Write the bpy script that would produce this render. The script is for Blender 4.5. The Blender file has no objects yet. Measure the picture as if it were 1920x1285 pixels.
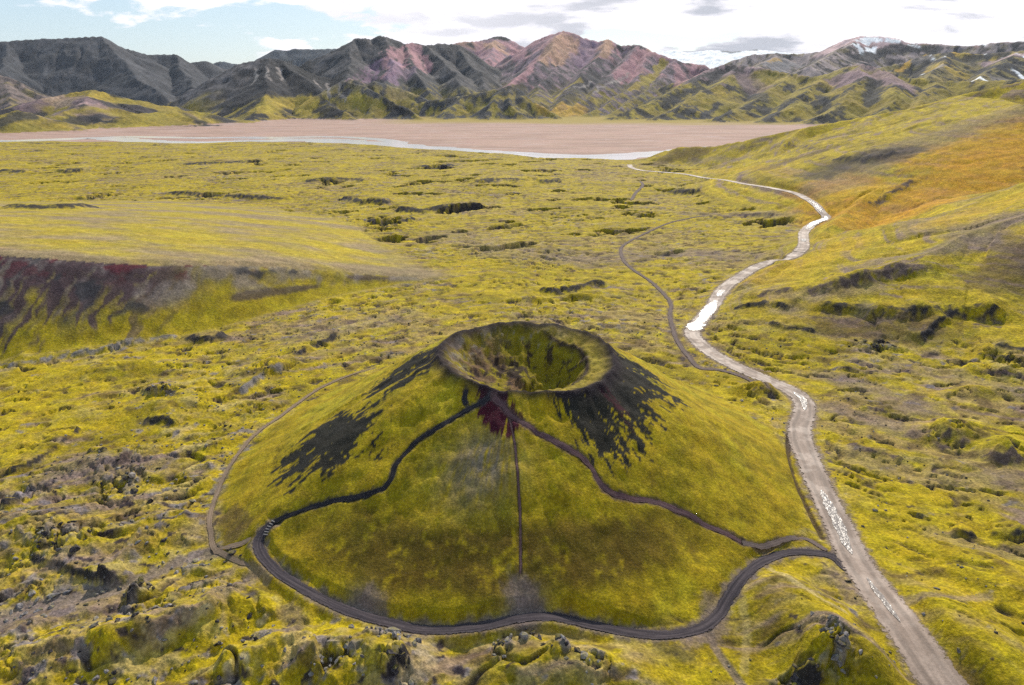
import bpy, bmesh, math, json, random
import numpy as np
from mathutils import Vector, Matrix

scene = bpy.context.scene
C = scene.collection
# ---------------------------------------------------------------- camera
cam_d = bpy.data.cameras.new('camera'); cam = bpy.data.objects.new('camera', cam_d); C.objects.link(cam)
cam.location = (0, 0, 80); cam.rotation_euler = (math.radians(90-20.2), 0, 0)
cam_d.sensor_width = 36; cam_d.lens = 36*1283/1920; cam_d.clip_start = 1; cam_d.clip_end = 60000
scene.camera = cam
# ---------------------------------------------------------------- sky, sun, exposure
SUN_AZ, SUN_EL = math.radians(14), math.radians(37)      # ahead of the camera, a little to the right
w = bpy.data.worlds.new('World'); scene.world = w; w.use_nodes = True
nt = w.node_tree; N = nt.nodes; Lk = nt.links; N.clear()
def nd(tree, typ, **kw):
    n = tree.nodes.new(typ)
    for k, v in kw.items():
        if k in n.inputs and not hasattr(n, k): n.inputs[k].default_value = v
        else: setattr(n, k, v)
    return n
def mth(tree, op, a, b=None, c=None):
    n = tree.nodes.new('ShaderNodeMath'); n.operation = op
    for i, v in enumerate((a, b, c)):
        if v is None: continue
        if isinstance(v, (int, float)): n.inputs[i].default_value = v
        else: tree.links.new(v, n.inputs[i])
    return n.outputs[0]
def ramp(tree, val, lo, hi, smooth=True):
    n = tree.nodes.new('ShaderNodeMapRange'); n.interpolation_type = 'SMOOTHSTEP' if smooth else 'LINEAR'
    n.inputs['From Min'].default_value = lo; n.inputs['From Max'].default_value = hi
    tree.links.new(val, n.inputs['Value']); return n.outputs['Result']
def mixc(tree, f, a, b, blend='MIX'):
    n = tree.nodes.new('ShaderNodeMix'); n.data_type = 'RGBA'; n.blend_type = blend; n.clamp_factor = True
    for sock, v in ((n.inputs[0], f), (n.inputs[6], a), (n.inputs[7], b)):
        if isinstance(v, (int, float)): sock.default_value = v
        elif isinstance(v, tuple): sock.default_value = v if len(v) == 4 else (*v, 1)
        else: tree.links.new(v, sock)
    return n.outputs[2]
sky = nd(nt, 'ShaderNodeTexSky', sky_type='NISHITA', sun_disc=False, sun_elevation=SUN_EL, sun_rotation=SUN_AZ, altitude=600, air_density=1.0, dust_density=1.2, ozone_density=1.0)
tc = nd(nt, 'ShaderNodeTexCoord'); sep = nd(nt, 'ShaderNodeSeparateXYZ'); Lk.new(tc.outputs['Generated'], sep.inputs[0])
az = mth(nt, 'ARCTAN2', sep.outputs[0], sep.outputs[1])
el = mth(nt, 'ARCSINE', sep.outputs[2])
def cloud_noise(sx, sy, scale, detail, off, rough=.55, dist=0.):
    cmb = nd(nt, 'ShaderNodeCombineXYZ')
    Lk.new(mth(nt, 'MULTIPLY', az, sx), cmb.inputs[0]); Lk.new(mth(nt, 'MULTIPLY', el, sy), cmb.inputs[1]); cmb.inputs[2].default_value = off
    n = nd(nt, 'ShaderNodeTexNoise'); n.inputs['Scale'].default_value = scale; n.inputs['Detail'].default_value = detail
    n.inputs['Roughness'].default_value = rough; n.inputs['Distortion'].default_value = dist
    Lk.new(cmb.outputs[0], n.inputs['Vector']); return n.outputs['Fac']
n1 = cloud_noise(1, 3.4, 6.0, 9, 3.1, .56, .25)
n2 = cloud_noise(1, 4.5, 6.5, 8, 9.4, .55, .3)
# cover: mostly closed, a blue gap to the west (left)
gap = ramp(nt, az, -.12, -.5)
cov = mth(nt, 'SUBTRACT', mth(nt, 'SUBTRACT', n1, mth(nt, 'MULTIPLY', gap, .128)), mth(nt, 'MULTIPLY', ramp(nt, el, .05, .75), .15))
cl = ramp(nt, cov, .40, .46)
grey = mth(nt, 'MULTIPLY', ramp(nt, n2, .48, .62), ramp(nt, az, -.5, .3))
ccol = mixc(nt, grey, (10.8, 10.5, 11.1), (5.4, 5.6, 6.3))
skyc = mixc(nt, .45, sky.outputs[0], (5.5, 7.6, 9.4))
allc = mixc(nt, cl, skyc, ccol)
bg = nd(nt, 'ShaderNodeBackground'); bg.inputs['Strength'].default_value = .1
Lk.new(allc, bg.inputs['Color']); out = nd(nt, 'ShaderNodeOutputWorld'); Lk.new(bg.outputs[0], out.inputs[0])
sun_d = bpy.data.lights.new('sun', 'SUN'); sun_d.energy = 5.0; sun_d.angle = math.radians(.6); sun_d.color = (1, .92, .80)
sun = bpy.data.objects.new('sun', sun_d); C.objects.link(sun)
sdir = Vector((math.sin(SUN_AZ)*math.cos(SUN_EL), math.cos(SUN_AZ)*math.cos(SUN_EL), math.sin(SUN_EL)))
sun.rotation_euler = (-sdir).to_track_quat('-Z', 'Y').to_euler(); sun.location = (0, 0, 300)
vs = scene.view_settings; vs.view_transform = 'Standard'; vs.look = 'None'; vs.gamma = 1; vs.use_curve_mapping = False; vs.exposure = 0.15
scene.cycles.use_denoising = False; scene.cycles.sample_clamp_indirect = 2.0; scene.cycles.volume_bounces = 0; scene.cycles.max_bounces = 4; scene.cycles.diffuse_bounces = 2

# ---------------------------------------------------------------- survey data (metres)
R_MOUNT = json.loads("""[["flat_top",0.55,0.6,[[-2651.5,2860.0,215.9],[-2494.4,2998.0,238.3],[-2270.3,3109.3,260.6],[-2150.8,3132.8,270.2],[-2054.8,3196.5,284.5],[-1927.9,3216.5,294.2],[-1784.4,3241.3,301.2],[-1761.5,3253.8,277.5],[-1712.3,3336.3,249.6],[-1679.4,3408.8,235.2],[-1629.2,3433.0,238.6],[-1563.3,3408.6,239.7],[-1531.2,3477.9,205.9],[-1496.7,3492.8,211.1],[-1462.1,3507.5,214.0],[-1441.1,3624.0,194.2],[-1387.2,3751.8,170.5]]],["flat_top",0.6,0.6,[[-1781.0,3243.1,300.2],[-1614.6,3048.9,204.6],[-1426.6,2808.5,119.2],[-1262.8,2610.6,66.4]]],["flat_top",0.6,0.6,[[-1563.6,3408.4,237.4],[-1396.8,3154.6,145.4],[-1262.9,2940.3,91.0]]],["flat_top",0.6,0.6,[[-2120.0,3153.7,271.4],[-1987.3,2881.1,178.5],[-1887.1,2646.0,117.0]]],["grey_hill",0.5,0.5,[[-2053.5,2355.6,176.3],[-1846.6,2364.3,152.9],[-1687.5,2327.6,136.1],[-1608.5,2306.5,123.2],[-1531.5,2284.1,102.6],[-1411.0,2213.5,56.3]]],["grey_hill",0.5,0.5,[[-1598.6,2313.4,115.4],[-1420.0,2057.6,59.4],[-1334.0,1965.0,33.0]]],["low_hills",0.3,0.35,[[-1367.6,1718.2,44.9],[-1288.3,1778.4,28.7],[-1245.4,1882.3,54.6],[-1225.6,1967.5,69.8],[-1165.2,2003.9,80.6],[-1122.3,2028.2,69.5],[-1101.2,2108.8,48.6],[-1053.7,2200.7,38.1],[-1025.9,2280.9,30.2]]],["low_hills",0.3,0.3,[[-1165.2,2003.9,80.6],[-1063.1,1780.8,43.6],[-1049.7,1645.7,17.5]]],["low_hills",0.3,0.3,[[-1127.1,1441.7,9.9],[-1078.3,1478.6,10.2],[-1059.1,1521.7,29.7],[-1053.6,1584.7,37.6],[-1010.0,1612.8,22.2],[-945.1,1567.1,3.8]]],["low_hills",0.25,0.3,[[-964.1,1640.7,4.9],[-940.4,1765.1,24.2],[-896.1,1897.0,33.3],[-811.7,1960.6,23.5],[-726.1,1916.0,-2.2]]],["low_hills",0.25,0.3,[[-767.2,1687.8,-5.6],[-735.4,1734.5,0.6],[-678.1,1751.3,-5.1],[-622.7,1720.8,-13.4]]],["dark_cone",0.5,0.5,[[-1341.9,2683.1,40.1],[-1257.6,2723.7,65.9],[-1169.0,2735.7,90.2],[-1071.2,2734.7,142.3],[-993.5,2724.5,175.0],[-939.9,2717.0,189.2],[-898.7,2730.9,195.3],[-851.6,2746.0,184.9],[-797.1,2788.3,160.4],[-733.3,2844.0,135.1],[-664.6,2899.8,122.5],[-604.3,2964.0,117.4]]],["dark_cone",0.5,0.5,[[-898.7,2730.9,195.3],[-828.6,2464.4,114.4],[-772.6,2245.8,49.7],[-721.3,2025.4,1.7]]],["dark_cone",0.5,0.5,[[-851.6,2746.0,184.9],[-716.7,2525.3,115.3],[-597.3,2324.5,56.7],[-481.9,2095.3,-1.0]]],["blue_far",0.5,0.5,[[-2067.6,5845.1,287.7],[-1915.5,5896.7,360.2],[-1866.4,5912.4,388.3],[-1809.1,5930.2,381.4],[-1741.4,5950.4,394.2],[-1630.8,5981.7,391.9],[-1424.8,5931.3,397.1],[-1102.1,5897.9,360.2]]],["blue_far",0.5,0.5,[[-2552.5,5977.8,252.3],[-2417.5,6033.7,294.4],[-2359.4,6056.7,307.4],[-2285.4,6085.0,288.1],[-2131.1,6140.7,273.5]]],["dark_peak",0.62,0.6,[[-962.4,3156.6,145.5],[-890.7,3177.5,186.5],[-805.0,3200.3,232.1],[-747.8,3214.2,266.7],[-702.1,3224.4,290.5],[-646.6,3236.0,295.5],[-612.8,3263.0,290.9],[-578.0,3269.3,306.3],[-531.2,3307.6,298.1],[-474.7,3316.2,274.8],[-438.9,3371.5,282.5],[-386.9,3377.9,276.2],[-319.5,3435.2,284.0],[-245.0,3491.4,280.5],[-200.7,3494.2,257.6]]],["dark_peak",0.62,0.62,[[-560.0,3272.4,304.3],[-488.1,3010.7,203.1],[-462.2,2761.6,118.6],[-477.5,2504.9,63.5]]],["dark_peak",0.62,0.62,[[-474.7,3316.2,274.8],[-404.0,3023.1,183.4],[-346.2,2798.7,119.1],[-308.4,2632.0,71.8]]],["dark_peak",0.62,0.62,[[-386.9,3377.9,276.2],[-263.7,3038.6,173.7],[-183.2,2794.0,109.5],[-145.2,2646.0,77.2]]],["dark_peak",0.62,0.62,[[-702.1,3224.4,290.5],[-644.4,2981.2,201.8],[-615.4,2731.5,127.4],[-533.2,2442.5,114.1]]],["dark_peak",0.62,0.62,[[-245.0,3491.4,280.5],[-161.8,3195.9,178.6],[-116.3,2897.7,100.7],[-81.9,2798.8,77.0]]],["back_pink",0.55,0.55,[[-479.6,4172.5,283.8],[-344.6,4185.8,323.1],[-275.6,4190.9,339.9],[-212.4,4244.7,340.5],[-153.5,4297.3,354.9],[-98.1,4298.9,371.9],[-46.0,4299.8,374.8],[-6.1,4300.0,355.1],[46.2,4299.8,324.1],[152.5,4247.3,287.4],[241.7,4193.0,251.4]]],["back_pink",0.55,0.55,[[-92.0,4299.0,371.9],[-126.1,3898.0,265.2],[-156.1,3596.6,190.9]]],["pink_peak",0.6,0.6,[[-93.6,3698.8,194.1],[0.0,3700.0,250.9],[65.9,3679.4,279.2],[117.6,3658.1,309.3],[180.4,3615.5,332.6],[237.6,3592.2,352.0],[276.0,3589.4,340.1],[302.1,3587.3,318.9],[358.2,3582.1,309.2],[406.9,3556.8,298.2],[448.8,3531.6,310.6],[479.2,3527.6,296.5],[527.9,3510.5,281.6],[587.8,3450.3,280.4],[643.3,3420.0,251.6],[695.6,3389.4,223.0],[764.8,3364.2,201.8],[845.9,3344.7,189.9]]],["pink_peak",0.62,0.62,[[237.6,3592.2,352.0],[165.6,3295.8,247.5],[65.2,2999.3,162.4],[-20.3,2779.9,99.9],[-58.2,2649.4,69.9]]],["pink_peak",0.62,0.62,[[302.1,3587.3,318.9],[207.6,3193.3,189.2],[114.3,2847.7,100.4],[74.9,2548.9,45.6]]],["pink_peak",0.62,0.62,[[448.8,3531.6,310.6],[366.9,3178.9,199.3],[248.2,2839.2,110.0],[180.9,2593.7,54.0],[145.1,2395.6,17.7]]],["pink_peak",0.62,0.62,[[587.8,3450.3,280.4],[469.3,3165.4,177.6],[340.6,2829.6,100.2],[237.9,2589.1,45.1],[178.3,2413.4,13.8]]],["pink_peak",0.62,0.62,[[643.3,3420.0,251.6],[550.9,3101.5,154.8],[460.1,2863.3,90.7],[269.7,2435.1,16.6]]],["pink_peak",0.62,0.62,[[734.2,3371.0,208.8],[608.3,3039.7,122.5],[457.9,2711.6,52.8],[316.8,2379.0,6.4]]],["fore_ridge",0.6,0.6,[[-336.3,2396.5,17.6],[-289.7,2463.0,46.8],[-224.9,2449.7,53.7],[-160.0,2424.7,64.1],[-96.5,2398.1,75.8],[-43.5,2379.6,87.3],[-12.1,2370.0,97.0],[20.7,2359.9,87.2],[67.9,2309.0,52.1],[124.6,2246.5,12.1]]],["fore_ridge",0.6,0.6,[[-12.1,2370.0,97.0],[-58.1,2259.3,49.5],[-88.7,2178.2,11.1]]],["fore_ridge",0.6,0.6,[[-12.1,2370.0,97.0],[0.0,2260.0,46.4],[24.2,2179.9,11.0]]],["fore_ridge",0.6,0.6,[[-160.0,2424.7,64.1],[-177.5,2293.1,33.1],[-202.7,2190.6,7.6]]],["fore_ridge",0.55,0.6,[[-562.5,2415.4,113.7],[-486.3,2380.8,97.0],[-415.3,2313.0,68.0],[-345.5,2233.4,37.5],[-280.3,2161.9,4.0]]],["fore_ridge",0.5,0.55,[[-483.6,2554.6,112.2],[-412.5,2567.1,89.6],[-317.1,2540.3,54.5],[-233.7,2438.8,30.2]]],["green_hills",0.5,0.5,[[621.0,2935.0,101.0],[688.9,2868.4,120.1],[750.7,2801.2,155.1],[799.4,2766.8,174.6],[840.0,2733.8,166.2],[908.1,2669.8,157.0],[973.0,2604.1,137.5],[1036.5,2547.2,125.9],[1077.8,2497.3,136.9],[1119.7,2456.9,154.1],[1160.8,2415.6,159.4],[1197.6,2364.0,148.2],[1239.8,2308.1,127.9],[1308.6,2246.7,108.3],[1365.0,2153.9,104.2],[1411.5,2063.4,108.8],[1476.2,1955.4,120.6]]],["green_hills",0.45,0.45,[[750.7,2801.2,155.1],[591.8,2531.8,89.5],[458.9,2355.7,48.2],[303.7,2158.7,8.7]]],["green_hills",0.45,0.45,[[840.0,2733.8,166.2],[682.0,2457.1,89.2],[542.9,2235.0,42.1],[430.5,2075.8,8.5]]],["green_hills",0.45,0.45,[[973.0,2604.1,137.5],[812.5,2311.4,72.8],[694.0,2140.3,36.3],[577.6,1998.2,8.4]]],["green_hills",0.45,0.45,[[1077.8,2497.3,136.9],[896.7,2226.2,73.0],[787.3,2054.3,38.0],[684.1,1921.9,8.4]]],["green_hills",0.45,0.45,[[1160.8,2415.6,159.4],[995.2,2128.8,88.0],[875.5,1963.7,39.9],[779.0,1842.1,8.8]]],["green_hills",0.45,0.45,[[1197.6,2364.0,148.2],[1071.7,2035.1,80.6],[963.8,1865.8,35.4]]],["green_hills",0.45,0.45,[[1308.6,2246.7,108.3],[1141.9,1996.5,66.9],[1050.7,1875.8,41.7]]],["snow_mountain",0.5,0.5,[[1275.0,4211.2,246.5],[1381.7,4177.4,273.0],[1488.0,4140.8,276.8],[1592.3,4101.8,272.2],[1691.5,4061.9,283.8],[1748.6,4037.6,314.5],[1805.2,4012.6,339.4],[1862.3,3986.5,350.7],[1942.4,3948.0,350.7],[2011.9,3913.1,332.9],[2058.9,3888.6,311.0],[2123.2,3853.8,308.9],[2207.5,3806.2,298.6],[2307.5,3746.4,292.7],[2400.0,3687.8,303.9],[2489.1,3628.3,307.4],[2625.9,3530.6,294.3],[2807.2,3388.1,296.8]]],["snow_mountain",0.5,0.5,[[1862.3,3986.5,350.7],[1565.3,3572.1,254.5],[1276.3,3151.4,177.2]]],["snow_mountain",0.5,0.5,[[1488.0,4140.8,276.8],[1221.5,3598.3,203.0],[1054.5,3232.3,158.0]]],["striped_hills",0.45,0.5,[[1381.2,2886.6,149.6],[1498.9,2939.9,170.7],[1577.9,2955.1,189.0],[1663.8,2965.1,213.0],[1741.5,2920.1,220.7],[1832.4,2864.0,214.2],[1916.2,2808.6,219.0],[2020.3,2734.6,224.4],[2174.0,2614.2,221.5]]],["striped_hills",0.5,0.45,[[1741.5,2920.1,220.7],[1527.4,2640.0,161.4],[1330.9,2406.5,113.6]]],["striped_hills",0.5,0.45,[[1916.2,2808.6,219.0],[1676.7,2547.8,158.6],[1483.1,2315.8,112.3]]],["glacier",0.25,0.25,[[236.8,8196.6,360.3],[1281.9,8099.2,443.4],[1589.1,8044.5,472.9],[1736.8,8014.0,492.6],[1891.9,7978.8,464.4],[2130.9,7918.3,487.7],[2342.1,7858.4,469.0],[2569.9,7786.9,486.1],[2746.6,7726.3,462.5],[3064.2,7606.0,421.2],[3859.3,7235.0,366.1]]]]""")
R_HILLSIDE = [["hillside",0.45,0.5,[[159.2,890.9,-5.8],[168.4,873.9,1.6],[183.6,855.5,11.3],[196.9,845.4,17.1],[213.3,835.2,18.4],[235.0,823.1,19.3],[264.5,802.5,27.8],[317.1,788.6,41.7],[368.6,777.0,51.6],[421.7,772.4,62.1],[471.8,766.4,76.0],[532.6,762.4,90.6],[603.0,747.0,109.5],[664.5,720.3,123.7]]],["hillside",0.4,0.4,[[317.1,788.6,41.7],[277.3,723.7,26.6],[236.5,648.2,10.8]]],["hillside",0.38,0.38,[[389.3,773.6,55.5],[331.8,672.6,40.1],[272.3,579.2,22.5]]],["hillside",0.62,0.3,[[528.2,574.0,118.6],[453.5,559.2,95.4],[381.0,538.9,70.1],[314.5,510.9,43.4],[259.9,473.3,25.3],[208.6,421.2,13.4],[165.7,364.0,7.7],[131.5,318.9,7.0],[109.2,290.1,5.5],[94.9,271.9,2.8]]],["hillside",0.3,0.3,[[314.5,510.9,43.4],[368.4,630.2,49.4],[420.9,770.5,61.0]]],["hillside",0.3,0.3,[[381.0,538.9,70.1],[433.4,648.5,73.0],[470.9,764.6,75.0]]],["hillside",0.3,0.3,[[266.2,479.0,27.1],[301.8,564.4,34.3],[348.0,675.6,42.3],[390.6,770.6,55.6]]],["hillside",0.3,0.28,[[287.3,306.4,51.8],[230.3,289.6,36.0],[194.4,279.0,26.8],[163.1,263.6,19.7],[137.4,252.0,14.1],[113.7,242.7,11.1]]]]
R_HILL = [["hill",0.62,0.085,[[-254.0,233.5,30.9],[-224.5,235.0,29.0],[-201.4,235.7,27.6],[-179.9,236.3,26.1],[-161.5,242.1,23.8],[-143.6,247.4,21.6],[-126.8,253.0,19.8],[-111.5,264.4,16.7],[-96.3,274.6,12.9],[-81.8,284.5,8.6],[-65.4,291.8,5.4],[-47.8,298.2,2.5],[-24.3,303.0,-0.0]]]]
BUMPS = [[-21.1,77.3,4.6,13,9,0.14,0.8],[3.9,77.3,3.6,12,8,-0.087,0.8],[14.5,75.1,3.2,12,9,0.0,0.9],[47.1,85.4,5.0,19,11,-1.222,0.8],[48.7,74.7,5.0,12,9,-1.047,0.8],[70.0,80.6,4.5,20,12,-1.309,0.8],[84.4,93.3,3.0,20,12,-1.047,0.9],[70.2,177.0,3.2,10,6,0.0,0.8],[109.1,151.4,2.8,14,7,0.087,0.9],[116.0,142.1,3.2,12,8,0.524,0.9],[129.1,173.4,2.0,12,6,0.0,0.9],[-95.0,137.2,1.4,16,8,0.175,0.9],[-52.7,84.9,2.5,16,7,0.436,0.9],[-34.7,78.5,2.8,22,8,0.524,0.9],[-66.9,79.5,2.5,16,9,0.349,0.9],[-92.5,111.0,2.5,16,12,0.0,0.9],[-47.5,90.8,2.0,10,7,0.0,0.8],[-67.8,111.0,2.2,20,8,0.436,0.9],[-91.1,168.2,2.0,20,8,0.524,0.9],[-72.2,194.9,2.0,20,8,0.524,0.9],[-116.5,194.9,2,26,8,0.175,0.9],[28.4,269.7,2.5,14,5,0.0,0.8],[8.6,265.9,2.0,12,5,0.0,0.8]]
EDGE_AZ = [-0.75762,-0.62424,-0.57799,-0.5293,-0.44179,-0.35216,-0.23577,-0.1493,-0.04521,0.04533,0.10551,0.16503,0.22292,0.27914,0.35233,0.44669,0.6218,0.74552]
EDGE_D = [1596.8,1459.1,1458.6,1400.5,1283.2,1287.9,1193.0,1095.4,990.3,910.9,900.6,886.8,948.3,1020.3,1261.4,1463.1,1832.2,2324.4]
TRACES = {"road":[[62.76,63.83],[62.55,70.06],[61.51,74.59],[61.22,80.85],[61.4,89.52],[61.97,97.97],[62.68,106.14],[64.42,115.41],[65.95,126.02],[68.41,138.19],[70.18,147.25],[73.06,155.55],[77.12,163.02],[79.95,171.19],[78.73,177.72],[75.29,185.05],[69.7,194.79],[65.49,206.18],[63.2,218.81],[63.78,228.53],[71.08,242.25],[79.14,257.33],[87.07,274.7],[94.84,288.69],[105.69,303.34],[117.22,316.19],[124.65,319.79],[129.86,315.75],[138.59,325.17],[145.18,336.73]],"road_far":[[138.59,325.17],[145.18,336.73],[156.37,363.21],[172.56,401.72],[185.93,421.51],[196.03,427.57],[197.22,439.76],[198.8,453.47],[198.52,468.19],[196.64,487.28],[190.21,516.89],[183.36,557.38],[184.43,635.77],[175.52,698.19],[154.52,725.36],[138.33,742.74],[131.23,768.25],[134.29,805.26]],"loop_track":[[59.83,100.4],[58.62,104.12],[55.15,105.2],[51.05,104.88],[46.18,102.38],[41.39,98.26],[38.03,94.79],[35.36,91.56],[33.33,88.93],[30.06,86.34],[25.08,84.87],[20.01,84.69],[14.2,85.18],[8.4,86.14],[4.19,86.07],[0.0,85.41],[-4.96,84.33],[-9.93,84.21],[-14.11,84.52],[-18.37,85.33],[-22.78,86.58],[-27.49,88.67],[-32.51,91.46],[-36.85,94.26],[-41.03,97.46],[-44.05,100.68],[-45.83,103.54],[-45.8,105.76],[-44.59,107.22]],"left_path":[[-44.59,107.22],[-43.49,107.7],[-39.5,108.15],[-34.54,108.59],[-29.19,107.37],[-24.65,107.12],[-22.13,108.79],[-21.58,111.41],[-19.52,113.62],[-16.67,115.6],[-12.7,117.13],[-8.19,119.01],[-5.67,120.16],[-4.33,120.47]],"right_path":[[-3.6,120.34],[-2.25,118.91],[-0.2,116.63],[3.98,114.12],[8.35,111.98],[12.23,110.74],[14.74,108.78],[16.1,106.62],[18.61,105.53],[23.15,106.34],[28.23,106.93],[33.08,106.16],[37.36,105.11],[41.72,104.35]],"centre_path":[[-0.5,116.01],[0.3,112.6],[0.77,108.8],[1.13,104.29],[1.38,100.5],[1.43,95.82],[1.39,91.52]],"spur_path":[[-9.01,122.92],[-9.19,122.18],[-9.24,121.19],[-8.86,119.93]],"rim_front":[[-15.58,144.45],[-15.95,138.69],[-14.47,135.01],[-11.96,135.32],[-9.4,130.91],[-7.29,132.33],[-4.67,121.79],[-2.29,134.6],[1.75,137.16],[5.15,120.83],[8.78,121.01],[13.06,122.73],[16.96,124.54],[19.5,127.85],[21.28,133.0]],"left_track":[[-41.35,95.33],[-46.0,99.44],[-50.97,102.44],[-55.03,105.62],[-57.69,110.34],[-58.96,113.16],[-61.12,120.02],[-63.07,128.85],[-63.89,137.06],[-64.13,146.64],[-63.12,154.18],[-61.01,160.14],[-58.33,169.91],[-55.03,179.55],[-49.33,188.11],[-42.64,194.78]],"left_link":[[-54.92,105.33],[-51.87,104.92],[-48.46,105.35],[-46.25,105.89]],"grey_track":[[-82.75,86.0],[-79.13,90.76],[-71.82,93.29],[-64.89,97.3],[-60.09,103.06],[-54.93,104.84]],"moor_track":[[71.62,175.57],[69.49,186.48],[63.47,193.06],[57.72,194.77],[56.52,204.71],[56.29,218.78],[57.56,231.11],[60.19,248.53],[63.63,262.46],[63.75,276.34],[61.98,296.45],[58.05,315.63],[56.14,335.96],[58.36,361.49],[63.21,378.02],[77.79,404.53],[98.79,436.36],[116.34,452.79],[131.55,463.65]],"moor_track_far":[[92.93,540.11],[103.55,580.64],[116.96,623.38],[119.57,651.92]],"ditch":[[68.5,151.36],[63.83,139.0],[61.6,130.02],[60.59,122.83],[59.83,116.14],[59.23,109.7]],"small_link":[[41.85,104.09],[45.79,104.44],[50.94,107.53],[55.73,109.15],[58.38,105.83]],"hollow_track":[[31.24,86.0],[31.0,82.67],[31.48,79.52],[32.56,76.55],[33.12,74.66]]}
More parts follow.
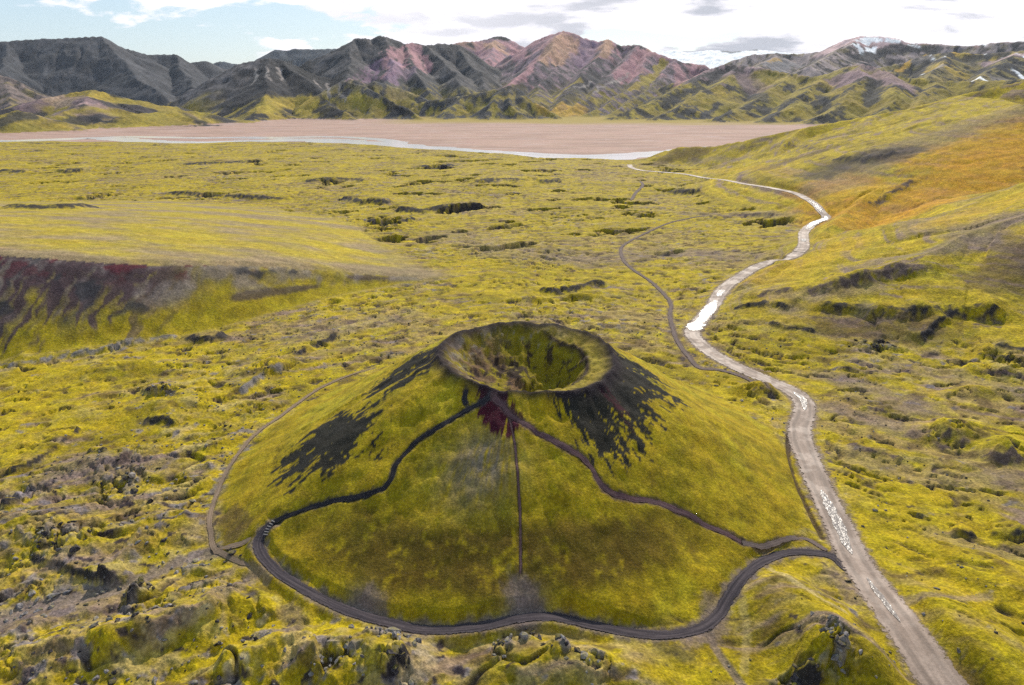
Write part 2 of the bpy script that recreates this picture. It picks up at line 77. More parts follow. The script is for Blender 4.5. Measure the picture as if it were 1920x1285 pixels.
SCARPS = json.loads("""[[[[88.4,254.0],[98.5,253.3],[108.4,248.2],[118.3,244.3],[131.8,248.4],[145.6,252.5],[154.9,251.2],[159.4,245.6]],3.3,6.75,22,0.8,"brown"],[[[82.0,246.1],[90.1,245.7],[96.5,242.0],[100.7,235.3]],1.92,3.0,10,0.9,"dark"],[[[106.2,237.5],[113.8,233.0],[120.6,230.9],[126.7,227.6],[132.7,224.8],[140.0,225.0],[150.4,224.3],[161.1,221.2],[170.6,214.3]],3.9,6.0,24,0.75,"dark"],[[[130.0,208.1],[136.6,213.1],[141.6,217.1],[148.1,220.7]],2.1,2.62,9,0.95,"dark"],[[[90.4,229.4],[93.0,223.7],[98.0,219.9],[103.5,217.9]],1.32,1.88,8,0.9,"dark"],[[[143.3,198.0],[148.6,194.9],[154.3,189.0]],1.92,3.0,10,0.95,"dark"],[[[150.9,201.2],[155.2,197.7],[158.9,193.6]],1.32,2.25,8,0.95,"dark"],[[[135.0,190.9],[138.8,186.8],[143.8,184.8],[149.1,181.4]],1.5,3.0,10,0.7,"brown"],[[[97.6,193.2],[104.2,190.1],[108.9,186.7]],0.96,2.25,8,0.7,"brown"],[[[90.0,172.5],[94.1,165.6],[98.9,161.2]],0.96,2.25,8,0.7,"brown"],[[[81.2,146.8],[85.0,141.5],[90.2,137.4]],0.96,2.25,8,0.7,"brown"],[[[81.0,155.2],[84.7,151.7],[88.6,148.7]],0.84,2.25,8,0.6,"brown"],[[[99.6,149.1],[102.5,146.1],[107.7,146.3],[112.9,147.9]],1.8,4.5,10,0.7,"brown"],[[[109.5,139.6],[111.3,136.7],[115.7,138.2]],2.1,4.5,8,0.8,"brown"],[[[216.6,424.3],[233.9,436.6],[249.5,445.8],[260.8,452.3]],2.4,6.75,16,0.85,"brown"],[[[247.2,544.7],[255.8,520.5],[266.0,510.4],[278.7,506.4]],3.0,12.0,20,0.7,"dark"],[[[273.6,727.6],[293.7,723.9],[270.1,618.4]],2.4,9.0,20,0.7,"brown"],[[[-160.3,194.3],[-150.1,198.7],[-141.5,203.8],[-132.7,209.4],[-126.8,215.0],[-120.1,219.7],[-112.6,223.0]],1.8,3.2,12,0.8,"grey"],[[[-111.5,222.5],[-105.3,218.8],[-101.7,221.0],[-99.7,225.3]],2.2,4,8,0.95,"dark"],[[[-77.0,172.9],[-75.7,181.9],[-73.4,188.9],[-68.0,195.3]],1.5,2.5,10,0.8,"grey"],[[[-69.2,196.5],[-67.9,208.7],[-64.7,216.1],[-59.4,228.5]],1.8,2.8,12,0.85,"dark"],[[[-98.0,173.5],[-96.2,176.0],[-89.7,170.6]],2,3.5,7,0.95,"dark"],[[[-94.9,158.5],[-89.4,158.7],[-85.3,155.7]],1.6,3,7,0.9,"dark"],[[[-136.5,553.6],[-110.0,527.5],[-90.1,525.2]],4,9,20,0.95,"dark"],[[[-83.2,492.2],[-63.8,483.8],[-42.2,495.5],[-16.3,500.6]],4.5,10,20,0.95,"dark"],[[[-95.8,455.5],[-79.1,440.6],[-64.1,457.7]],2.5,7,16,0.9,"dark"],[[[-296.7,584.6],[-254.2,569.5],[-207.1,548.3],[-169.6,550.1]],3,9,22,0.9,"dark"],[[[-301.6,405.7],[-266.0,399.2],[-259.2,429.3]],3,9,22,0.9,"dark"],[[[-198.4,648.7],[-162.4,664.4],[-130.5,657.0]],3,12,26,0.8,"dark"],[[[-384.7,805.4],[-337.4,825.0],[-294.8,846.9]],3,16,30,0.85,"dark"],[[[-470.7,727.7],[-459.2,736.3],[-442.0,726.0]],4,18,30,0.95,"dark"],[[[-540.9,740.8],[-500.1,730.2]],3,16,30,0.9,"dark"],[[[-106.3,800.7],[-84.0,790.1],[-67.9,814.5]],4,18,30,0.9,"dark"],[[[-38.9,634.7],[-10.1,659.5],[12.5,654.0]],3,14,28,0.85,"dark"],[[[24.8,647.5],[47.6,655.3]],3,14,28,0.85,"dark"],[[[133.5,589.2],[144.6,569.9],[153.0,565.4]],3.5,10,20,0.95,"dark"],[[[145.3,467.6],[160.5,458.9],[175.5,451.7]],1.8,6.0,18,0.8,"brown"],[[[9.2,286.3],[18.0,277.9],[26.3,283.8],[35.0,289.7],[42.7,291.4]],2.6,5,10,0.95,"dark"],[[[-114.5,130.3],[-109.3,136.6],[-108.6,145.2],[-108.6,150.6],[-109.4,155.7]],1.3,1.2,8,0.8,"dark"],[[[-100.4,136.3],[-92.2,134.6],[-89.0,136.5],[-89.3,142.6]],0.9,2,5,0.7,"brown"],[[[-99.1,141.1],[-95.6,139.6],[-93.5,140.3]],1.5,1.5,4,0.95,"dark"],[[[-103.9,118.5],[-101.9,119.6],[-101.2,121.0]],2.2,2.2,5,0.95,"dark"],[[[-89.0,104.7],[-83.2,101.2],[-79.0,99.8],[-74.6,98.0],[-66.6,97.0]],1.5,1.6,8,0.75,"dark"],[[[-71.8,97.3],[-68.7,96.6],[-66.5,98.7]],1.5,1.6,5,0.8,"dark"],[[[-64.5,92.3],[-63.5,92.8],[-62.8,93.6]],2,1.2,3,0.97,"dark"],[[[-63.8,94.3],[-62.9,94.9],[-62.6,95.7]],2,1.2,3,0.97,"dark"],[[[-44.3,85.1],[-40.7,86.6],[-37.3,89.2]],1,1.5,8,0.5,"pale"],[[[-62.3,77.7],[-58.1,80.1],[-52.5,83.7],[-49.3,85.7],[-45.6,86.9]],1.6,2.0,9,0.55,"pale"],[[[-42.3,74.5],[-37.8,76.9],[-33.5,80.5],[-29.1,81.9]],1.6,2.0,9,0.5,"pale"],[[[-30.1,73.8],[-28.3,74.6],[-26.9,75.2]],2.4,1.3,5,0.97,"dark"],[[[-17.6,73.6],[-16.5,75.1],[-15.2,78.1]],2.2,1.2,4,0.9,"dark"],[[[40.1,76.2],[42.4,74.8],[43.6,73.6]],2.0,1.8,5,0.95,"dark"],[[[44.9,74.7],[46.4,75.4],[46.2,78.5]],1.6,1.5,4,0.8,"grey"],[[[132.9,461.8],[135.7,452.8]],1,4,10,0.6,"brown"],[[[91.0,110.5],[94.1,109.0],[99.0,110.2]],1.5,2,7,0.7,"dark"],[[[84.5,111.5],[85.7,110.1],[88.4,109.5]],1.2,1.5,5,0.7,"dark"]]""")
BANDS = [["orange",[[218.8,467.1],[211.1,419.1],[241.1,421.6],[277.0,430.6],[305.1,441.0],[338.6,458.6]],34,0.9],["orange",[[193.3,386.4],[220.2,392.6],[244.8,395.7]],16,0.75],["orange",[[287.7,475.6],[315.8,477.0],[358.9,496.9]],34,0.7],["amber",[[211.1,456.5],[222.0,458.5],[230.1,439.6]],16,0.8],["amber",[[165.8,364.1],[153.4,303.0],[131.5,294.3]],9,0.5],["amber",[[194.5,303.8],[226.7,332.2],[255.1,342.3]],14,0.7],["amber",[[105.4,285.6],[131.8,306.6],[159.8,316.8]],12,0.7],["amber",[[195.1,755.4],[215.4,644.4],[211.3,533.1]],12,0.5],["heath",[[63.0,84.7],[64.0,79.5],[65.4,74.1],[66.2,70.6]],1.6,0.8],["mauve",[[220.5,479.8],[241.5,496.1],[270.4,511.8],[304.3,521.0],[339.0,530.4],[371.7,535.9]],26,0.6],["dark",[[226.3,512.5],[250.2,516.1],[277.5,504.0]],20,0.85],["heath",[[214.8,589.0],[247.6,618.1],[272.9,614.6]],14,0.75],["heath",[[159.7,804.3],[188.5,826.9],[216.0,819.2]],15,0.85],["mauve",[[207.2,805.9],[229.4,777.8],[249.5,750.7]],8,0.6],["mauve",[[187.5,277.8],[203.4,286.5],[216.4,284.2]],13,0.75],["mauve",[[137.6,268.9],[149.8,268.8],[162.6,266.2],[189.1,269.9]],7,0.75],["heath",[[175.1,239.2],[185.4,245.6],[195.0,250.5]],14,0.8],["mauve",[[98.7,248.2],[112.3,239.0],[132.7,241.4]],5,0.6],["heath",[[109.0,220.6],[121.8,217.0],[135.9,216.8]],9,0.8],["mauve",[[93.5,187.4],[100.7,179.3],[106.6,165.1]],6,0.65],["mauve",[[85.7,165.9],[92.3,156.3],[97.9,151.7]],5,0.7],["mauve",[[77.6,141.8],[86.1,134.3],[95.2,129.5],[111.0,129.0]],5,0.6],["mauve",[[119.7,192.1],[130.2,182.9],[139.2,173.5]],7,0.6],["mauve",[[80.9,110.7],[86.4,105.1],[93.6,104.0]],3,0.5],["mauve",[[63.7,96.9],[64.5,92.0],[69.8,90.8],[78.2,91.4]],1.3,0.7],["mauve",[[56.5,99.4],[57.3,95.9],[56.9,92.0]],2.2,0.8],["mauve",[[33.1,91.4],[32.1,86.0],[27.3,83.8]],2.4,0.8],["dark",[[22.9,82.5],[24.5,81.6],[26.6,80.8]],1.8,0.7],["mauve",[[1.3,89.0],[2.5,87.4],[2.1,86.3]],3.2,0.9],["mauve",[[-23.2,89.5],[-22.2,88.1]],2.4,0.8],["mauve",[[-45.2,96.9],[-46.7,91.8],[-47.2,89.0]],2.2,0.8],["mauve",[[-36.4,89.0],[-34.2,86.1],[-33.6,82.1]],2.0,0.7],["pale",[[-13.9,82.7],[-12.5,78.0],[-14.3,74.1]],2.0,0.7],["pale",[[45.2,99.6],[48.2,89.7],[52.2,86.7]],0.9,0.7],["pale",[[38.1,92.0],[36.4,83.7],[34.0,77.5]],0.8,0.4],["heath",[[-55.4,114.2],[-51.7,110.0],[-52.1,108.3]],3.0,0.8],["mauve",[[-99.9,133.5],[-88.4,134.0],[-80.4,137.1]],6,0.7],["mauve",[[-81.9,87.2],[-74.8,89.5],[-67.5,92.0]],4,0.7],["mauve",[[-68.8,75.8],[-66.1,79.0],[-66.3,88.3]],3,0.5],["mauve",[[-72.6,218.8],[-60.7,229.7],[-40.6,247.9]],10,0.5],["mauve",[[-34.7,401.5],[-2.8,357.2],[27.6,347.3]],22,0.5],["mauve",[[37.4,335.9],[81.2,353.4],[122.5,335.7]],14,0.6],["mauve",[[117.1,471.3],[157.5,460.4],[180.8,447.5]],8,0.6]]
MBANDS = json.loads("""[["orange",[[256,3520],[194,3382],[147,3307],[114,3167]],42,0.9],["orange",[[314,3513],[247,3366],[185,3199]],26,0.8],["pink",[[123,3277],[54,2965],[-20,2784]],22,0.9],["pink",[[97,3362],[33,3038],[4,2822]],16,0.8],["violet",[[375,3538],[345,3421],[311,3313]],48,0.8],["orange",[[451,3504],[434,3397],[406,3280]],26,0.9],["pink",[[672,3382],[595,3379],[511,3214],[432,2999]],22,0.95],["pink",[[592,3359],[546,3211],[488,3048]],30,0.8],["pink",[[741,3304],[734,3208],[641,2746]],26,0.8],["pink",[[817,3322],[705,2772]],22,0.6],["pink",[[-447,3320],[-413,3190],[-364,2985]],26,0.95],["pink",[[-416,3334],[-376,3224],[-351,3110]],14,0.8],["violet",[[-472,3044],[-465,2891],[-457,2776]],30,0.85],["violet",[[-410,2980],[-409,2880]],34,0.5],["orange",[[-145,4224],[-87,4057],[-44,4083]],36,0.9],["pink",[[-30,4221],[15,4161],[38,3553]],40,0.9],["pink",[[-197,4246],[-160,4042]],30,0.8],["dark",[[352,3034],[219,2719],[159,2545]],40,0.7],["dark",[[42,2887],[-26,2328]],18,0.6],["moss",[[274,2892],[206,2813],[150,2724]],14,0.8],["moss",[[688,3344],[565,3046],[456,2833]],20,0.9],["amber",[[185,2514],[100,2263],[242,2524]],30,0.7],["pale",[[184,2790],[244,2781],[321,2939]],6,0.7],["pale",[[298,2717],[406,2933],[498,3121]],6,0.6],["mauve",[[1063,2355],[1089,2308],[1152,2298],[1150,2160]],55,0.85],["dark",[[1104,2241],[1053,2128],[995,2011]],26,0.9],["moss",[[979,2089],[939,2008]],30,0.7],["dark",[[504,2142],[531,2180],[564,2223]],11,0.95],["dark",[[552,2140],[609,2228],[665,2317]],13,0.95],["dark",[[574,1997],[654,2148],[687,2125]],16,0.9],["dark",[[680,1917],[775,2091],[835,2128]],15,0.95],["dark",[[819,2648],[824,2567],[772,2234]],30,0.8],["mauve",[[838,2618],[849,2524]],50,0.5],["dark",[[937,2233],[921,2143],[899,2053]],16,0.9],["dark",[[742,1945],[793,1980],[812,1957]],9,0.9],["dark",[[885,2380],[991,2517],[1050,2518]],10,0.85],["dark",[[489,2354],[569,2465],[663,2594]],18,0.85],["dark",[[362,2229],[515,2693],[545,2610]],14,0.8],["dark",[[846,1905],[896,1959]],14,0.7],["moss",[[904,2588],[974,2469],[1006,2335]],30,0.7],["moss",[[682,2457],[715,2372]],30,0.7],["palepink",[[1704,3955],[1792,3978],[1883,3935],[1956,3879]],90,0.9],["snow",[[1802,3865],[1874,3926],[1909,3900]],26,0.95],["snow",[[1797,3758],[1867,3826]],16,0.95],["snow",[[1958,3892],[1994,3871]],22,0.95],["snow",[[2053,3845],[2093,3845]],14,0.9],["dark",[[1606,3514],[1824,3728],[2022,3810],[2169,3779]],34,0.85],["dark",[[1232,2312],[1597,2864],[1630,2724]],30,0.9],["dark",[[1725,2850],[1808,2856],[1873,2833]],30,0.85],["dark",[[1715,2719],[1663,2525],[1838,2667]],26,0.9],["amber",[[1519,2904],[1574,2946],[2084,3732],[1732,2902]],14,0.9],["pale",[[1480,2618],[1559,2662]],16,0.7],["palepink",[[1795,2794],[1848,2759],[1912,2769]],20,0.8],["greyblue",[[1272,3584],[1482,3947],[1574,3828]],60,0.8],["amber",[[1280,3693],[1416,3929]],20,0.6],["moss",[[-748,2157],[-743,2295],[-697,2370],[-638,2274]],42,0.95],["black",[[-1741,5746],[-771,2797],[-672,2799]],45,0.9],["black",[[-599,2254],[-541,2186],[-516,2255]],26,0.9],["black",[[-734,2517],[-619,2347],[-553,2273]],9,0.8],["black",[[-854,2683],[-773,2559],[-664,2383]],9,0.7],["pale",[[-872,2620],[-825,2477]],6,0.6],["pale",[[-922,2654],[-883,2499]],6,0.6],["pale",[[-848,2664],[-795,2537]],6,0.6],["pale",[[-726,2697],[-583,2338]],6,0.7],["pale",[[-707,2775],[-537,2324]],6,0.6],["moss",[[-514,2341],[-434,2269],[-392,2207]],22,0.8],["black",[[-564,2759],[-403,2289],[-307,2183]],14,0.9],["black",[[-260,2437],[-195,2410],[-131,2385]],14,0.85],["tan",[[-416,2524],[-354,2542],[-306,2600]],22,0.8],["moss",[[-246,2374],[-183,2247],[-137,2323]],14,0.8],["moss",[[-57,2222],[-41,2199]],14,0.8],["moss",[[42,2314],[75,2266]],12,0.8],["dark",[[-1031,1409],[-994,1432],[-909,1350]],16,0.9],["dark",[[-1054,1478],[-1055,1523],[-1041,1563]],22,0.85],["dark",[[-990,1589],[-1015,1712],[-949,1694]],22,0.85],["dark",[[-916,1575],[-860,1570]],14,0.9],["dark",[[-707,1613],[-702,1699],[-603,1570]],12,0.95],["dark",[[-784,1570],[-765,1655]],10,0.8],["mauve",[[-1225,1847],[-1201,1921],[-1076,1850]],40,0.6]]""")
RIVERS = [[[[-999.0,1234.0],[-897.4,1247.4],[-859.5,1275.0],[-819.9,1303.9],[-778.5,1334.0],[-704.8,1289.3],[-619.8,1234.0],[-543.6,1208.1],[-490.3,1234.0],[-434.6,1261.1],[-372.4,1275.0],[-296.0,1234.0],[-233.2,1195.5],[-160.6,1125.2],[-104.9,1072.4],[-46.3,1024.3],[0.0,980.2],[42.9,947.5],[91.2,928.1],[134.8,939.6],[176.0,971.8],[208.8,988.7]],32],[[[-788.5,1334.0],[-735.3,1365.5],[-666.3,1349.6],[-578.9,1334.0],[-504.8,1349.6],[-424.0,1349.6],[-367.6,1365.5],[-302.9,1349.6],[-229.2,1275.0],[-171.4,1171.2]],20],[[[-521.3,1289.3],[-454.0,1318.8],[-390.4,1303.9],[-308.9,1289.3],[-249.8,1234.0]],12],[[[-46.7,1033.6],[15.2,1006.2],[58.7,971.8],[101.8,963.6],[147.9,980.2],[206.5,1015.2],[274.3,1072.4],[338.2,1125.2]],15],[[[-1042.7,1289.3],[-907.0,1261.1],[-814.0,1234.0],[-724.8,1208.1]],15]]
OUTCROPS = [[-18.1,81.52,25,4.5,3.2,1.0,"big","grey lava crag crowning the moss mound below the loop track"],[-24.54,76.93,14,4.0,2.5,0.65,"mid","scattered grey lava blocks on the left shoulder of the crag mound"],[-16.29,75.2,12,3.0,2.5,0.8,"mid","dark cleft lava rocks below the crag at the lower picture edge"],[-1.6,80.43,14,1.8,3.5,0.8,"mid","narrow grey lava rib on the mound right of the grey crag"],[2.03,82.2,12,2.2,2.2,0.8,"mid","dark hollow lava knob topping the middle moss mound"],[7.4,78.35,11,2.2,2.6,0.65,"mid","small grey lava blocks strung down right of the dark lava knob"],[12.08,75.19,11,3.0,2.5,0.6,"mid","pale lava rubble low on the mound right of the small blocks"],[46.21,76.63,22,2.4,6.0,0.85,"mid","lava rocks lining the left shoulder of the gravel road near the front"],[40.84,75.24,12,4.5,1.4,0.75,"mid","dark lava rocks at the front foot of the smooth green mound"],[-85.3,129.21,28,6,8,0.9,"big","dark jagged lava rocks in the broken lava field at the far left"],[-84.31,106.5,28,7,6,0.8,"big","grey broken lava rocks below the jagged dark rocks"],[-79.06,92.01,25,6,5,0.9,"big","dense grey lava heap by the left picture edge"],[-63.51,94.6,11,3,2.5,0.8,"mid","two black holed lava rocks on the left moss mound"],[-57.5,101.57,14,4,2.5,0.7,"mid","pale lava rocks along the bank below the track junction"],[-51.62,104.24,11,3.0,1.8,0.6,"mid","dark lava rocks at the track junction left of the cone"],[-99.71,177.08,9,5,3,1.0,"mid","dark lava rocks out on the moor left of the cone"],[117.16,207.02,12,9,3,1.1,"mid","slanting dark lava rib below the scarp right of the road"]]
STEPS = [[-44.27,107.54],[-44.56,107.11],[-44.74,106.66],[-44.91,106.2],[-44.98,105.74],[-45.05,105.28]]
PUDDLES = [[74.95,247.93,16,2.6,"large bright puddle spreading over the bend of the gravel road"],[87.12,271.84,6,1.8,"small bright puddle on the road just above the large one"],[66.05,233.9,5,3.6,"bright water spilling off the outer edge of the road bend"],[63.99,115.41,11,1.3,"shining wet strip along the gravel road beside the cone"],[61.44,91.72,6,0.6,"thin glinting puddle in the wheel rut near the front of the road"],[78.96,170.54,6,1.0,"wet patch on the road where it bends round the cone"],[186.72,421.07,16,2.2,"bright puddle on the far road under the orange slope"],[198.19,449.21,14,2.0,"far bright puddle where the road turns beneath the hillside"],[156.37,363.21,9,1.8,"bright puddle on the road behind the grassy toe"]]

# ---------------------------------------------------------------- noise and terrain functions
_rng = np.random.RandomState(7)
_perm = np.concatenate([_rng.permutation(256)]*3).astype(np.int32)
_ga = _rng.uniform(0, 2*np.pi, 256)
_gx = np.cos(_ga).astype(np.float32); _gy = np.sin(_ga).astype(np.float32)

def pn(x, y, seed=0):
    """gradient noise, about -0.7..0.7"""
    x = np.asarray(x, np.float32)+np.float32(seed*17.31+500.5); y = np.asarray(y, np.float32)+np.float32(seed*9.17+500.5)
    fx = np.floor(x); fy = np.floor(y)
    xi = fx.astype(np.int32) & 255; yi = fy.astype(np.int32) & 255
    x = x-fx; y = y-fy
    u = x*x*x*(x*(x*6-15)+10); v = y*y*y*(y*(y*6-15)+10)
    A = _perm[xi]+yi; B = _perm[xi+1]+yi
    def g(h, dx, dy):
        h = _perm[h]; return _gx[h]*dx+_gy[h]*dy
    a = g(A, x, y); b = g(B, x-1, y); c = g(A+1, x, y-1); d = g(B+1, x-1, y-1)
    a = a+u*(b-a); c = c+u*(d-c)
    return a+v*(c-a)

def fbm(x, y, oct=4, seed=0, gain=.5, lac=2.03):
    s = 0; a = 1.0; n = 0
    for o in range(oct):
        s = s+a*pn(x, y, seed+o*3.7); n += a; a *= gain; x = x*lac; y = y*lac
    return s/n*1.5

def ridged(x, y, oct=4, seed=0, gain=.55):
    s = 0; a = 1.0; n = 0
    for o in range(oct):
        s = s+a*(1-2*np.abs(pn(x, y, seed+o*3.7))); n += a; a *= gain; x = x*2.07; y = y*2.07
    return s/n

def sst(a, b, x):
    t = np.clip((x-a)/(b-a), 0, 1); return t*t*(3-2*t)

def smax(a, b, k):
    d = np.clip(.5+.5*(a-b)/k, 0, 1)
    return b+(a-b)*d+k*d*(1-d)

def ridge_field(x, y, ridges, clip=-40.):
    """height of a ridge network: highest of z(segment)-slope*distance; also which ridge, where along it, how far from it"""
    n = x.shape[0]
    H = np.full(n, clip, np.float32); L = np.full(n, -1, np.int16); S = np.zeros(n, np.float32); Dd = np.full(n, 999, np.float32)
    for li, (name, sn, sf, pts) in enumerate(ridges):
        P = np.array(pts, np.float32)
        m = (P[:, 2].max()-clip)/min(sn, sf)
        sel = np.nonzero((x > P[:, 0].min()-m) & (x < P[:, 0].max()+m) & (y > P[:, 1].min()-m) & (y < P[:, 1].max()+m))[0]
        if sel.size == 0: continue
        px = x[sel]; py = y[sel]
        h = np.full(sel.size, clip, np.float32); s = np.zeros(sel.size, np.float32); dd = np.full(sel.size, 999, np.float32)
        s0 = li*1000.; nearest = max(sn, sf) > 1.8*min(sn, sf)
        if nearest: dd[:] = 1e5
        PL = [q for q in P]; P = PL
        for a, b in zip(PL[:-1], PL[1:]):
            ex, ey = b[0]-a[0], b[1]-a[1]; l2 = ex*ex+ey*ey; l = math.sqrt(l2)
            t = np.clip(((px-a[0])*ex+(py-a[1])*ey)/l2, 0, 1)
            qx = px-a[0]-t*ex; qy = py-a[1]-t*ey
            d = np.sqrt(qx*qx+qy*qy)
            cr = ex*qy-ey*qx
            if sn != sf:
                sl = np.where(cr > 0, sf, sn)
                past = ((px-a[0])*ex+(py-a[1])*ey)/l
                ov = np.clip(past-l, 0, None) if b is P[-1] else 0*past
                sl = np.where(ov > 0, sf+(max(sn, sf)-sf)*np.clip(ov/(d+1e-3), 0, 1), sl)
            else: sl = sn
            z = a[2]+t*(b[2]-a[2])-sl*d
            up = (d < dd) if nearest else (z > h)
            h[up] = z[up]; s[up] = (s0+t*l)[up]; dd[up] = d[up]
            s0 += l
        h = np.maximum(h, clip); up = h > H[sel]
        k = sel[up]; H[k] = h[up]; L[k] = li; S[k] = s[up]; Dd[k] = dd[up]
    return H, L, S, Dd

# the cinder cone
CX, CY = 3.0, 138.0
_ta = np.radians([-180, -150, -120, -90, -60, -30, 0, 30, 60, 90, 120, 150, 180])   # 0 = +x (right), -90 = towards the camera
_R  = np.array([64, 64, 59, 54, 53, 57, 61, 62, 62, 64, 64, 64, 64.])      # foot radius
_rr = np.array([19, 18.5, 17.5, 17, 18, 19, 19.3, 20, 18.5, 18, 18.5, 19.5, 19.5])   # rim radius
_zr = np.array([27.0, 26.6, 25.6, 25.0, 24.6, 24.8, 25.2, 26.4, 27.2, 27.5, 27.4, 27.2, 27.0])  # rim height
def cone(x, y):
    dx = x-CX; dy = y-CY
    r = np.sqrt(dx*dx+dy*dy); th = np.arctan2(dy, dx)
    w = r*(1+.035*fbm(dx/11, dy/11, 3, 31)*sst(8, 22, r))
    R = np.interp(th, _ta, _R); rr = np.interp(th, _ta, _rr); zr = np.interp(th, _ta, _zr)
    zr = zr+.5*fbm(th*4, 0*th, 2, 5)+.55*fbm(dx/3.2, dy/3.2, 3, 6); rr = rr+.7*fbm(dx/6, dy/6, 2, 9)
    t = (w-rr)/(R-rr)
    tt = np.clip(t, 0, 1.25)
    out = zr*(1-tt*1.02)-1.6*np.sin(np.clip(tt, 0, 1)*np.pi*2)*.55*0 + zr*.015*np.sin(np.clip(tt, 0, 1)*np.pi)
    foot = 1.7*np.exp(-((tt-1.02)/.2)**2)
    out = out+foot
    # bulges and furrows running down the flank
    fl = np.sin(np.clip(tt, 0, 1)*np.pi)
    out = out+fl*(.7*np.cos(th*5+1.2)+.55*pn(th*5.5, 0*th+3, 8))
    out = np.where(tt >= 1.12, -6, out)
    q = np.clip(w/rr, 0, 1)
    sh = sst(-.1, .55, np.cos(th+.12))                       # broad shoulder on the right, the bowl sits to the left
    qi = .93-.23*sh+.02*np.sin(th*3)
    drop = .6+1.6*sh
    bowl = np.where(q > qi, zr-drop*(1-q)/(1-qi), zr-drop-7.2*(1-np.clip(q/qi, 0, 1)**2.4))
    bowl = bowl+(1.3*ridged(dx/5, dy/5, 3, 12)-.6)*sst(1, .7, q)+.5*ridged(th*6, q*4, 2, 14)*sst(.4, .7, q)*sst(1, .9, q)
    lip = .45*np.exp(-((w-rr)/1.3)**2)
    z = np.where(w < rr, bowl, out)+lip
    return z, w, rr, R, th

def near_edge(x, y):
    """signed distance-like: >0 on the river plain"""
    az = np.arctan2(x, y); D = np.sqrt(x*x+y*y)
    return D-np.interp(az, EDGE_AZ, EDGE_D)

def bumps(x, y, z, feats):
    for (bx, by, h, ra, rb, ang, p) in feats:
        m = max(ra, rb)*1.05
        k = np.nonzero((np.abs(x-bx) < m) & (np.abs(y-by) < m))[0]
        if not k.size: continue
        dx = x[k]-bx; dy = y[k]-by; c, s = math.cos(ang), math.sin(ang)
        u = (dx*c+dy*s)/ra; v = (-dx*s+dy*c)/rb
        q = np.clip(1-np.sqrt(u*u+v*v), 0, 1)
        z[k] += h*sst(0, 1, q)**p
    return z

_hp = np.array(R_HILL[0][3]); _hx = np.arange(-420, 60, 4.)
def _smooth(v):
    for _ in range(10): v = np.concatenate([v[:1], (v[:-2]+2*v[1:-1]+v[2:])/4, v[-1:]])
    return v
HILL_C = np.stack([_hx, _smooth(np.interp(_hx, np.append(_hp[:, 0], 40), np.append(_hp[:, 1], 306)))+2.5*np.sin(_hx/17), _smooth(np.interp(_hx, np.append(_hp[:, 0], 40), np.append(_hp[:, 2], -6)))], 1)

def worley(x, y, seed=0):
    """distance to the nearest of scattered points, and that point's own random number"""
    fx = np.floor(x).astype(np.int32); fy = np.floor(y).astype(np.int32)
    best = np.full(x.shape, 9., np.float32); rid = np.zeros(x.shape, np.float32)
    for i in (-1, 0, 1):
        for j in (-1, 0, 1):
            a = _perm[(_perm[(fx+i+seed*13) & 255]+fy+j) & 255]; b = _perm[a+37]
            d = np.hypot(fx+i+a/255.-x, fy+j+b/255.-y); u = d < best
            best[u] = d[u]; rid[u] = (_perm[b+91]/255.)[u]
    return best, rid

